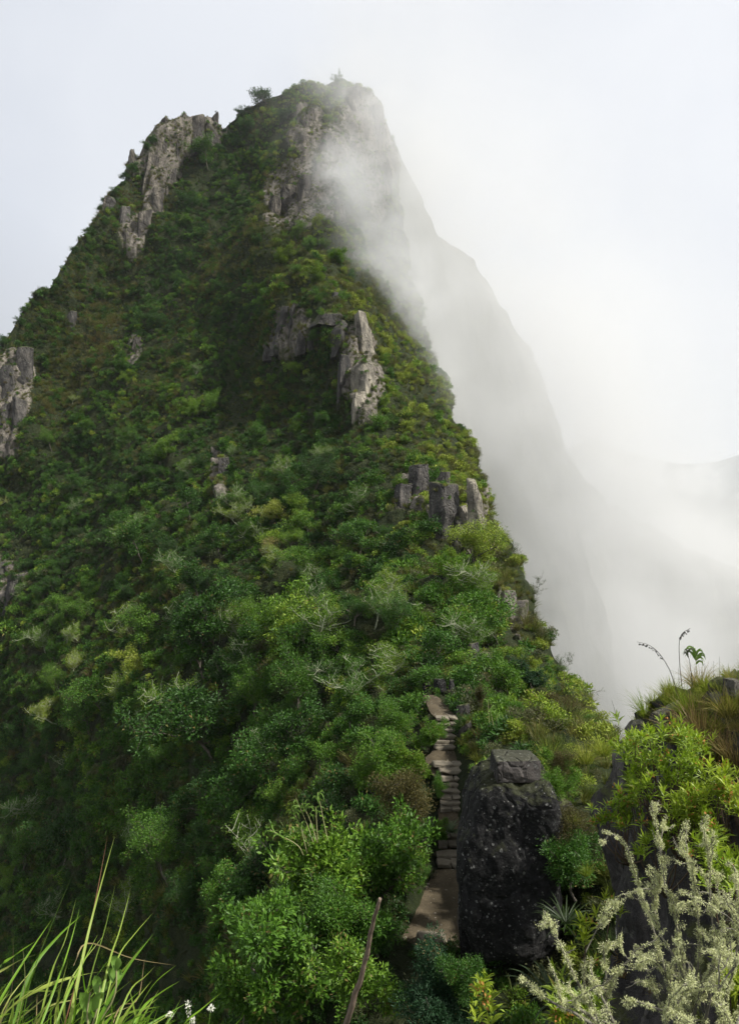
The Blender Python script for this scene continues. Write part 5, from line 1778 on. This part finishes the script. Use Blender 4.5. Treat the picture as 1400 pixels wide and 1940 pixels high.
def lichen_bush(branches, label, seed, side=7, fuzz=900, root_name="lichened_shrub"):
    """branches: photograph polylines (px, py, D) from foot to tip, each sprouting twigs; lichen grows along all of them"""
    g = np.random.default_rng(seed)
    f = np.array(P(*branches[0][0]))
    root = empty(root_name, Vector(f), label, "shrub")
    lines = []
    for br in branches:
        c_ = curve([np.array(P(*p)) - f for p in br], 26)
        c_ += 0.012 * np.c_[fbm(c_ / 0.12, seed, 3), fbm(c_ / 0.12 + 7, seed + 1, 3), fbm(c_ / 0.12 + 13, seed + 2, 3)]
        L = np.linalg.norm(np.diff(c_, axis=0), axis=1).sum()
        lines.append((c_, np.linspace(0.010, 0.003, 26), L))
        for k in range(int(0.72 * side * L / 0.6)):
            i = int(g.integers(6, 26)); p = c_[i]
            t = unit(c_[min(i + 1, 25)] - c_[i - 1])
            o = unit(g.normal(size=3) * np.array([1, 0.7, 0.8]) + np.array([0, -0.1, 0.5]))
            l = (0.06 + 0.40 * g.uniform() ** 1.8) * (1.2 - i / 30)
            q = curve([p, p + (t * 0.5 + o * 0.6) * l * 0.5, p + (t * 0.30 + o * 1.0) * l], 10)
            q += 0.006 * g.normal(size=q.shape) * np.linspace(0, 1, 10)[:, None]
            lines.append((q, np.linspace(0.005, 0.002, 10), l))
            for _q in range(int(g.integers(0, 4))):
                o2 = unit(g.normal(size=3) + np.array([0, 0, 0.4])); p2 = q[int(g.integers(3, 9))]
                lines.append((curve([p2, p2 + o2 * l * 0.25, p2 + (o2 + 0.4 * o) * l * 0.45], 7), np.linspace(0.003, 0.0015, 7), l * 0.5))
    br_, lc = Acc(), Acc()
    for c_, r_, L in lines:
        V, Fc = tube_np(c_, r_, 5); br_.add(V, Fc)
        m = int(fuzz * 3.0 * L)
        # tufts sit in knots along the twig
        kn = max(2, int(L / 0.030))
        kc_ = g.uniform(0.05, 1, kn); kw = 1.4 * g.uniform(0, 1, kn) ** 1.7 + 0.1
        pick = g.choice(kn, m, p=kw / kw.sum())
        tt = np.clip(kc_[pick] + g.normal(0, 0.010 / max(L, 0.05), m), 0, 1) * (len(c_) - 1)
        i = np.minimum(tt.astype(int), len(c_) - 2); fr = (tt - i)[:, None]
        p = c_[i] * (1 - fr) + c_[i + 1] * fr
        dv = unit(g.normal(size=(m, 3)))
        rad_ = (0.003 + 0.0115 * kw[pick] ** 1.5) * g.uniform(0.2, 1.0, m)
        p = p + dv * rad_[:, None]
        ax = dv + g.normal(size=(m, 3)) * 0.6 + np.array([0, 0, -0.25])
        V, Fc = leaves_np(p, ax, 0.0098 * g.uniform(0.4, 1.6, m), 0.0032 * g.uniform(0.6, 1.3, m), g, 0.1)
        lc.add(V, Fc, np.repeat(np.clip(g.normal(0.5, 0.22, m), 0, 1), 4))
    link("branches", br_.mesh("branches", True), M_TWIGL, root)
    link("lichen", lc.mesh("lichen"), M_LICHEN, root)
    print(label, lc.n // 4)
    return root


lichen_bush([[(1300, 2120, 3.7), (1290, 1960, 3.7), (1262, 1850, 3.75), (1225, 1720, 3.9), (1185, 1600, 4.05)],
             [(1300, 2120, 3.7), (1296, 1930, 3.65), (1290, 1800, 3.7), (1262, 1680, 3.8), (1238, 1545, 4.0)],
             [(1300, 2120, 3.7), (1310, 1940, 3.6), (1322, 1800, 3.6), (1318, 1690, 3.7), (1290, 1590, 3.85)],
             [(1300, 2120, 3.7), (1330, 1960, 3.55), (1352, 1830, 3.5), (1348, 1720, 3.6), (1338, 1600, 3.7)],
             [(1300, 2120, 3.7), (1340, 2000, 3.5), (1378, 1880, 3.4), (1400, 1760, 3.4), (1390, 1650, 3.5)],
             [(1300, 2120, 3.7), (1272, 1980, 3.6), (1245, 1890, 3.6), (1205, 1790, 3.7)],
             [(1300, 2120, 3.7), (1300, 1880, 3.6), (1240, 1740, 3.8), (1262, 1640, 3.9)],
             [(1300, 2120, 3.7), (1320, 1900, 3.55), (1375, 1790, 3.5), (1420, 1740, 3.5)]],
            "tall bush of branches thickly coated in pale lichen at the lower right", 21, 8, 720)
lichen_bush([[(1180, 2080, 3.3), (1130, 1930, 3.35), (1080, 1840, 3.4), (1052, 1770, 3.45), (1030, 1724, 3.5)],
             [(1180, 2080, 3.3), (1150, 1930, 3.3), (1148, 1860, 3.35), (1140, 1790, 3.4)],
             [(1180, 2080, 3.3), (1165, 1950, 3.25), (1122, 1850, 3.35), (1120, 1815, 3.4)]],
            "slender lichened branches reaching up left of the tall lichened bush", 22, 6, 760)
lichen_bush([[(1200, 2000, 3.05), (1120, 1940, 3.05), (1050, 1900, 3.1), (988, 1856, 3.15)],
             [(1200, 2000, 3.05), (1110, 1920, 3.1), (1066, 1900, 3.1), (1058, 1868, 3.1)]],
            "low lichened arm stretching left along the bottom edge", 23, 4, 800)
lichen_bush([[(1380, 2060, 3.0), (1330, 1960, 3.0), (1230, 1905, 3.05), (1180, 1900, 3.1)],
             [(1380, 2060, 3.0), (1385, 1950, 2.95), (1360, 1880, 3.0), (1400, 1820, 3.0)],
             [(1380, 2060, 3.0), (1300, 1950, 3.0), (1280, 1890, 3.05)]],
            "low lichened branches at the bottom right corner", 24, 8, 780)

# ---- stems against the mist
M_STEMD = plain("dark_stem", (0.07, 0.06, 0.045), 0.8, 0.3, 20)
M_BEAD = plain("seed", (0.035, 0.032, 0.025), 0.8, 0.3, 40)


def bead_stalk(pts, D, f0, label, seed):
    g = np.random.default_rng(seed)
    f = np.array(P(pts[0][0], pts[0][1], D))
    root = empty("flower_stalk", Vector(f), label, "plant")
    c_ = curve([np.array(P(x, y, D)) - f for x, y in pts], 40)
    V, Fc = tube_np(c_, np.linspace(0.0045, 0.0018, 40), 5)
    ac = Acc(); ac.add(V, Fc); link("stem", ac.mesh("stem", True), M_STEMD, root)
    bd = Acc()
    for k in range(22):
        i = int(f0 * 39 + (39 - f0 * 39) * k / 22)
        p = c_[i] + g.normal(size=3) * 0.006 + np.array([0, 0, -0.012])
        for a in range(3):
            V, Fc = leaves_np(p[None], np.array([[g.normal() * 0.4, g.normal() * 0.4, -1.0]]), 0.022, 0.011, g); bd.add(V, Fc)
    link("seeds", bd.mesh("seeds"), M_BEAD, root)


bead_stalk([(1282, 1312), (1268, 1270), (1248, 1238), (1228, 1222), (1206, 1216)], 7.2, 0.45, "arching seed stalk leaning left over the mist", 31)
bead_stalk([(1292, 1310), (1287, 1260), (1286, 1218), (1292, 1200), (1307, 1190)], 7.2, 0.62, "upright seed stalk with a bent tip beside the arching one", 32)
cane_clump("leafy_stalk", [[(1318, 1300), (1318, 1268), (1317, 1232)]], 7.0, "slim stalk topped by a drooping tuft of green leaves on the knoll skyline", M_CANELEAF, 16, 0.19, 0.024, 0.005, 33)
cane_clump("leafy_stalk", [[(1311, 1300), (1307, 1262), (1301, 1232)]], 7.1, "withered stalk with dark hanging leaves left of the green-topped stalk", plain("withered_leaf", (0.05, 0.06, 0.03), 0.7, 0.3, 10), 7, 0.15, 0.016, 0.004, 34, M_STEMD)
for k, (x0, y0, x1, y1) in enumerate([(1337, 1300, 1334, 1256), (1350, 1300, 1351, 1252), (1361, 1300, 1362, 1244), (1330, 1298, 1326, 1268), (1285, 1310, 1284, 1265), (1168, 1366, 1158, 1326), (1256, 1322, 1254, 1296)]):
    f = np.array(P(x0, y0, 7.0)); c_ = curve([np.zeros(3), np.array(P((x0 + x1) / 2 + 1, (y0 + y1) / 2, 7.0)) - f, np.array(P(x1, y1, 7.0)) - f], 10)
    V, Fc = tube_np(c_, np.linspace(0.003, 0.0012, 10), 4)
    ac = Acc(); ac.add(V, Fc)
    tag(link("dry_grass", ac.mesh("dry_grass", True), M_STEMD, None, Vector(f)), "thin dry grass stem standing up from the knoll skyline", "grass", "dry grass stems on the knoll skyline")

# wispy twigs on the skyline of the crest
def wisp(x, y, D, s_, seed, label):
    tr, cr = tree_meshes("sapling", seed, 2.2, 0.75, (0.06, 0.028), 5, 0.10, 3, (6, 4, 3), 0.35, 0.022, 0.1, 0.9, 0.25)
    r = empty("sapling", P(x, y, D), label, "sapling")
    r.scale = (s_, s_, s_)
    link("trunk", tr, M_BARK, r); c_ = link("crown", cr, M_LEAF, r); c_.color = (1, 1, 1, 0.2)


wisp(955, 1080, 60, 1.4, 421, "thin sapling against the mist right of the pale upright slab")
wisp(1000, 1130, 54, 0.9, 422, "wispy sapling leaning out over the mist below the slabs")
wisp(1068, 1285, 38, 0.7, 423, "twiggy sapling on the skyline of the lower crest")
wisp(1100, 1335, 33, 0.6, 424, "little sapling on the skyline near the saddle")

# ------------------------------------------------------------------ grass in front of the camera on the left
M_BLADE = leaf_material("long_grass", [(0.16, 0.26, 0.022), (0.26, 0.34, 0.035), (0.36, 0.38, 0.09), (0.30, 0.16, 0.07)], 'alpha', 0.45, 0.45, 0.35)


def grass_material():
    N = Nodes("long_grass_blades")
    at = N.n('ShaderNodeAttribute'); at.attribute_name = 'leafvar'
    col = N.ramp(at.outputs['Fac'], [(0.0, (0.10, 0.22, 0.012)), (0.35, (0.20, 0.36, 0.03)), (0.6, (0.36, 0.44, 0.09)), (0.8, (0.42, 0.36, 0.17)), (1.0, (0.26, 0.13, 0.07))])
    b = N.n('ShaderNodeBsdfPrincipled'); N.l(col, b.inputs['Base Color']); b.inputs['Roughness'].default_value = 0.45; b.inputs['Specular IOR Level'].default_value = 0.35
    tr = N.n('ShaderNodeBsdfTranslucent'); N.l(col, tr.inputs['Color'])
    ms = N.n('ShaderNodeMixShader'); ms.inputs[0].default_value = 0.4
    N.l(b.outputs[0], ms.inputs[1]); N.l(tr.outputs[0], ms.inputs[2]); N.l(ms.outputs[0], N.out.inputs['Surface'])
    return N.m


M_LGRASS = grass_material()
BL = [([(40, 1960), (62, 1850), (100, 1750), (141, 1650)], 7, 0.25), ([(120, 2000), (152, 1840), (176, 1735), (218, 1584)], 7, 0.55), ([(110, 1990), (160, 1805), (185, 1690), (205, 1580)], 3, 1.0),
      ([(150, 1960), (175, 1845), (200, 1760), (220, 1672)], 5, 0.45), ([(180, 1950), (208, 1820), (228, 1760), (248, 1685)], 5, 0.5), ([(200, 1900), (225, 1812), (255, 1770), (290, 1730)], 4, 0.5),
      ([(160, 1990), (205, 1900), (245, 1830), (292, 1768)], 9, 0.05), ([(225, 2000), (262, 1915), (295, 1862), (335, 1828)], 6, 0.35), ([(230, 2000), (270, 1912), (305, 1880), (342, 1858)], 6, 0.3),
      ([(20, 1960), (60, 1840), (110, 1775), (156, 1733)], 8, 0.1), ([(70, 1960), (100, 1840), (125, 1780), (145, 1702)], 5, 0.5), ([(-60, 1870), (0, 1840), (40, 1818), (72, 1808)], 7, 0.65),
      ([(20, 1910), (85, 1870), (140, 1850), (206, 1838)], 8, 0.6), ([(140, 1830), (168, 1786), (250, 1815), (332, 1829)], 3, 0.85), ([(-40, 1890), (0, 1832), (30, 1808), (68, 1783)], 7, 0.2),
      ([(30, 1960), (48, 1870), (46, 1810), (42, 1790)], 4, 0.7), ([(90, 1990), (130, 1880), (160, 1820), (186, 1770)], 5, 0.4), ([(60, 1990), (105, 1870), (130, 1800), (152, 1720)], 5, 0.3),
      ([(-30, 1960), (10, 1880), (60, 1800), (100, 1740)], 6, 0.25), ([(200, 1990), (245, 1880), (275, 1850), (295, 1830)], 4, 0.5), ([(-20, 1990), (20, 1890), (26, 1830), (25, 1760)], 3, 0.9),
      ([(210, 1950), (230, 1905), (262, 1892), (275, 1815)], 3, 0.9), ([(300, 2010), (350, 1940), (385, 1910), (420, 1880)], 5, 0.35)]
g = np.random.default_rng(55)
D0 = 2.05
base = P(110, 1960, D0)
b0 = np.array(base)
ac = Acc()
for pts, w, va in BL:
    dd = D0 + g.uniform(-0.2, 0.2)
    c_ = curve([np.array(P(x, y, dd + 0.12 * (k - 1))) - b0 for k, (x, y) in enumerate(pts)], 14)
    V, Fc = ribbon(c_, w * dd / F * 0.95, np.array([g.normal() * 0.4, -1, 0.3]), 0.35)
    ac.add(V, Fc, np.full(len(V), va))
tall = tag(link("grass_clump", ac.mesh("grass_clump"), M_LGRASS, None, base), "clump of long bright grass blades in the lower left corner", "grass")
ac = Acc()
for k in range(290):
    x = g.uniform(-120, 300) if k < 220 else g.uniform(180, 430); dd = g.uniform(1.75, 2.5)
    y0 = 2010 + g.uniform(-30, 90)
    ang_ = g.normal(0.42, 0.38); l = g.uniform(60, 210) * (0.8 if x > 220 else 1)
    if x > 280: l *= 0.6
    x1 = x + math.sin(ang_) * l * 0.5; y1 = y0 - math.cos(ang_) * l * 0.55
    x2 = x1 + math.sin(ang_ + g.normal(0.35, 0.35)) * l * 0.5; y2 = y1 - math.cos(ang_ + g.normal(0.35, 0.35)) * l * 0.5
    c_ = curve([np.array(P(x, y0, dd)) - b0, np.array(P(x1, y1, dd + g.normal() * 0.05)) - b0, np.array(P(x2, y2, dd + g.normal() * 0.1)) - b0], 8)
    V, Fc = ribbon(c_, g.uniform(2.5, 6.5) * dd / F, np.array([g.normal() * 0.6, -1, 0.3]), 0.35)
    ac.add(V, Fc, np.full(len(V), np.clip(g.normal(0.34, 0.22), 0, 1)))
tag(link("grass", ac.mesh("grass"), M_LGRASS, None, base), "short tangled grass at the foot of the long blades", None, None, 'stuff')

# broad-leaved seedling and white flowers in the grass
M_BROADLEAF = plain("broad_leaf", (0.17, 0.30, 0.055), 0.35, 0.3, 30, 0, 0.3)
f = P(170, 1960, 1.85); f0_ = np.array(f)
root = empty("seedling", f, "small broad-leaved plant standing in the long grass", "plant")
st = Acc(); lf = Acc()
for (sx_, sy_) in ((172, 1880), (222, 1822), (190, 1868)):
    c_ = curve([np.zeros(3), (np.array(P(sx_ - 6, (1960 + sy_) / 2, 1.85)) - f0_), np.array(P(sx_, sy_, 1.85)) - f0_], 8)
    V, Fc = tube_np(c_, np.linspace(0.003, 0.0018, 8), 5); st.add(V, Fc)
for (x0, y0, x1, y1, w) in [(168, 1922, 152, 1880, 22), (176, 1915, 198, 1880, 20), (184, 1885, 180, 1848, 17), (190, 1885, 206, 1862, 15), (218, 1838, 212, 1812, 14), (220, 1840, 228, 1815, 13), (214, 1862, 206, 1835, 13), (222, 1858, 232, 1840, 12), (170, 1940, 158, 1918, 18)]:
    p0, p1 = np.array(P(x0, y0, 1.85)) - f0_, np.array(P(x1, y1, 1.85 + g.normal() * 0.03)) - f0_
    md_ = (p0 + p1) / 2 + np.array([0, 0.01, 0.004])
    c_ = curve([p0, md_, p1], 9)
    k = np.linspace(0, 1, 9); V, Fc = ribbon(c_, 1.0, np.array([g.normal() * 0.5, -1, 0.5]), 0.4)
    cc = np.repeat(c_, 3, 0); wv = (w * 1.85 / F) * np.sin(np.pi * np.clip(k * 0.97 + 0.03, 0, 1)) ** 0.8
    t_ = unit(np.gradient(c_, axis=0)); s_ = unit(np.cross(t_, np.array([0.2, -1, 0.5]))); u_ = np.cross(s_, t_)
    V = np.stack([c_ - s_ * wv[:, None] / 2 + u_ * wv[:, None] * 0.15, c_, c_ + s_ * wv[:, None] / 2 + u_ * wv[:, None] * 0.15], 1).reshape(-1, 3)
    lf.add(V, Fc)
link("stems", st.mesh("stems", True), M_CANE, root); link("leaves", lf.mesh("leaves"), M_BROADLEAF, root)

M_WHITE = plain("white_petals", (0.78, 0.78, 0.66), 0.6, 0.12, 40, 0, 0.3)
FL = [(322, 1922, "low white flower head nearest the long grass"), (357, 1908, "white flower spike standing highest beside the long grass"), (400, 1910, "white flower head furthest right at the bottom edge"), (366, 1934, "small white flower head under the white flower spike")]
for k, (x, y, lab) in enumerate(FL):
    D_ = 2.3
    ft = P(x - 40, 2060, D_); f_ = np.array(ft)
    root = empty("flower", ft, lab, "flower")
    c_ = curve([np.zeros(3), np.array(P(x - 12, (2060 + y) / 2, D_)) - f_, np.array(P(x, y, D_)) - f_], 10)
    V, Fc = tube_np(c_, np.linspace(0.003, 0.0015, 10), 5); s1 = Acc(); s1.add(V, Fc); link("stem", s1.mesh("stem", True), M_CANELEAF, root)
    hd = Acc(); m = 34
    o = unit(g.normal(size=(m, 3))) * g.uniform(0.3, 1, (m, 1)) * np.array([0.010, 0.010, 0.006 if k != 1 else 0.028])
    V, Fc = leaves_np(c_[-1] + o, o + g.normal(size=(m, 3)) * 0.004, 0.008, 0.006, g); hd.add(V, Fc)
    link("flower_head", hd.mesh("flower_head"), M_WHITE, root)
# ------------------------------------------------------------------ air
def box_mesh(name, lo, hi):
    x0, y0, z0 = lo; x1, y1, z1 = hi
    v = [(x0, y0, z0), (x1, y0, z0), (x1, y1, z0), (x0, y1, z0), (x0, y0, z1), (x1, y0, z1), (x1, y1, z1), (x0, y1, z1)]
    f = [(0, 3, 2, 1), (4, 5, 6, 7), (0, 1, 5, 4), (1, 2, 6, 5), (2, 3, 7, 6), (3, 0, 4, 7)]
    me = bpy.data.meshes.new(name)
    me.from_pydata(v, [], f)
    return me


N = Nodes("haze")
pv = N.n('ShaderNodeVolumePrincipled')
pv.inputs['Color'].default_value = (0.90, 0.94, 1.0, 1)
pv.inputs['Density'].default_value = 0.00012
pv.inputs['Anisotropy'].default_value = 0.25
N.l(pv.outputs[0], N.out.inputs['Volume'])
tag(link("haze", box_mesh("haze", (-9300, -600, -420), (9300, 9300, 520)), N.m), kind='stuff')

# the cloud bank drifting over the right-hand side of the ridge
N = Nodes("mist")
N.m.cycles.volume_step_rate = 0.34
geo = N.n('ShaderNodeNewGeometry')
pos = geo.outputs['Position']
sx = N.n('ShaderNodeSeparateXYZ'); N.l(pos, sx.inputs[0])
X, Y, Z = sx.outputs
mp = N.n('ShaderNodeMapping'); N.l(pos, mp.inputs['Vector']); mp.inputs['Scale'].default_value = (1, 0.8, 0.75); mp.inputs['Rotation'].default_value = (0.3, 0.5, 0.2)
n1 = N.noise(1 / 34.0, 4, 0.60, mp.outputs[0], 0.6)
# distance to the right of the crest line, which runs away to the left as it climbs
xc = N.math('MAXIMUM', N.math('MULTIPLY_ADD', Y, -0.20, 22.4), -12.0)
sd_ = N.math('SUBTRACT', X, xc)
sd_ = N.math('ADD', sd_, N.mr(n1, 0.25, 0.75, -22, 22))
lift = N.mr(Z, 40, 105, 0, 17, True)                   # higher up the cloud spills over the crest
sd_ = N.math('ADD', sd_, lift)
fx = N.mr(sd_, -2, 34, 0, 1, True)
fy = N.mr(Y, 95, 150, 0, 1, True)
body = N.mr(n1, 0.37, 0.62, 0.08, 1.55)
den = N.math('MULTIPLY', N.math('MULTIPLY', fx, fy), body)
zt = N.math('ADD', Z, N.mr(n1, 0.3, 0.7, -18, 18))
zt = N.math('ADD', zt, N.mr(X, 15, 110, 0, 95))
top = N.mr(zt, 85, 135, 1, 0, True)
den = N.math('MULTIPLY', den, top)
den = N.math('MULTIPLY', den, N.mr(Z, -120, -45, 0, 1, True))
den = N.math('MULTIPLY', den, N.mr(N.math('ADD', X, N.mr(Z, -18, 12, 0, 24, True)), 78, 128, 1, 0.0, True))
den = N.math('MULTIPLY', den, N.mr(Z, -10, 60, 0.024, 0.017, True))
pv = N.n('ShaderNodeVolumePrincipled')
pv.inputs['Color'].default_value = (1.0, 1.0, 1.0, 1)
N.l(den, pv.inputs['Density'])
pv.inputs['Anisotropy'].default_value = 0.0
N.l(pv.outputs[0], N.out.inputs['Volume'])
tag(link("mist", box_mesh("mist", (-45, 92, -125), (128, 262, 140)), N.m), kind='stuff')


def seg_puff(N, pos, a, b, r):
    """soft falloff round a line from a to b"""
    a, b = np.array(a), np.array(b)
    e = b - a
    v = N.n('ShaderNodeVectorMath'); v.operation = 'SUBTRACT'; N.l(pos, v.inputs[0]); v.inputs[1].default_value = a
    d = N.n('ShaderNodeVectorMath'); d.operation = 'DOT_PRODUCT'; N.l(v.outputs[0], d.inputs[0]); d.inputs[1].default_value = e / (e @ e)
    t = N.math('ADD', d.outputs['Value'], 0.0, None, True)
    s_ = N.n('ShaderNodeVectorMath'); s_.operation = 'SCALE'; s_.inputs[0].default_value = e; N.l(t, s_.inputs['Scale'])
    w = N.n('ShaderNodeVectorMath'); w.operation = 'DISTANCE'; N.l(v.outputs[0], w.inputs[0]); N.l(s_.outputs[0], w.inputs[1])
    return N.mr(w.outputs['Value'], r, r * 0.15, 0, 1, True)


# the torn plume blowing across the summit face and down the right side of the spur
N = Nodes("mist_plume")
N.m.cycles.volume_step_rate = 0.28
pos = N.n('ShaderNodeNewGeometry').outputs['Position']
wn = N.n('ShaderNodeTexNoise'); wn.inputs['Scale'].default_value = 1 / 22.0; wn.inputs['Detail'].default_value = 3; N.l(pos, wn.inputs['Vector'])
wv = N.n('ShaderNodeVectorMath'); wv.operation = 'MULTIPLY_ADD'; N.l(wn.outputs['Color'], wv.inputs[0]); wv.inputs[1].default_value = (22, 22, 22)
off = N.n('ShaderNodeVectorMath'); off.operation = 'SUBTRACT'; N.l(pos, off.inputs[0]); off.inputs[1].default_value = (11, 11, 11); N.l(off.outputs[0], wv.inputs[2])
q = wv.outputs[0]
p1 = seg_puff(N, q, P(655, 380, 150), P(760, 560, 132), 15.0)
p2 = seg_puff(N, q, P(760, 560, 132), P(860, 800, 112), 11.0)
p3 = seg_puff(N, q, P(655, 190, 176), P(760, 330, 172), 17.0)
p4 = seg_puff(N, q, P(615, 310, 158), P(650, 390, 152), 8.0)
den = N.math('ADD', N.math('MULTIPLY', p1, 0.050), N.math('ADD', N.math('MULTIPLY', p2, 0.040), N.math('ADD', N.math('MULTIPLY', p3, 0.040), N.math('MULTIPLY', p4, 0.075))))
w1 = N.noise(1 / 9.0, 4, 0.6, pos, 0.8)
den = N.math('MULTIPLY', den, N.mr(w1, 0.36, 0.62, 0.15, 1.35))
pv = N.n('ShaderNodeVolumePrincipled'); pv.inputs['Color'].default_value = (1, 1, 1, 1)
N.l(den, pv.inputs['Density']); N.l(pv.outputs[0], N.out.inputs['Volume'])
tag(link("mist", box_mesh("mist", (-28, 96, -10), (36, 200, 125)), N.m), kind='stuff')

# a small bright cloud lying in the far valley
N = Nodes("valley_cloud")
N.m.cycles.volume_step_rate = 0.5
pos = N.n('ShaderNodeNewGeometry').outputs['Position']
p1 = seg_puff(N, pos, P(1130, 880, 3000), P(1330, 905, 3000), 150.0)
p2 = seg_puff(N, pos, P(1380, 900, 3300), P(1500, 960, 3300), 240.0)
w1 = N.noise(1 / 110.0, 4, 0.6, pos, 0.5)
den = N.math('MULTIPLY', N.math('MULTIPLY', N.math('ADD', p1, N.math('MULTIPLY', p2, 0.4)), 0.008), N.mr(w1, 0.40, 0.62, 0.0, 1.3))
pv = N.n('ShaderNodeVolumePrincipled'); pv.inputs['Color'].default_value = (1, 1, 1, 1)
N.l(den, pv.inputs['Density']); N.l(pv.outputs[0], N.out.inputs['Volume'])
tag(link("cloud", box_mesh("cloud", (820, 2750, -200), (2300, 3600, 420)), N.m), kind='stuff')
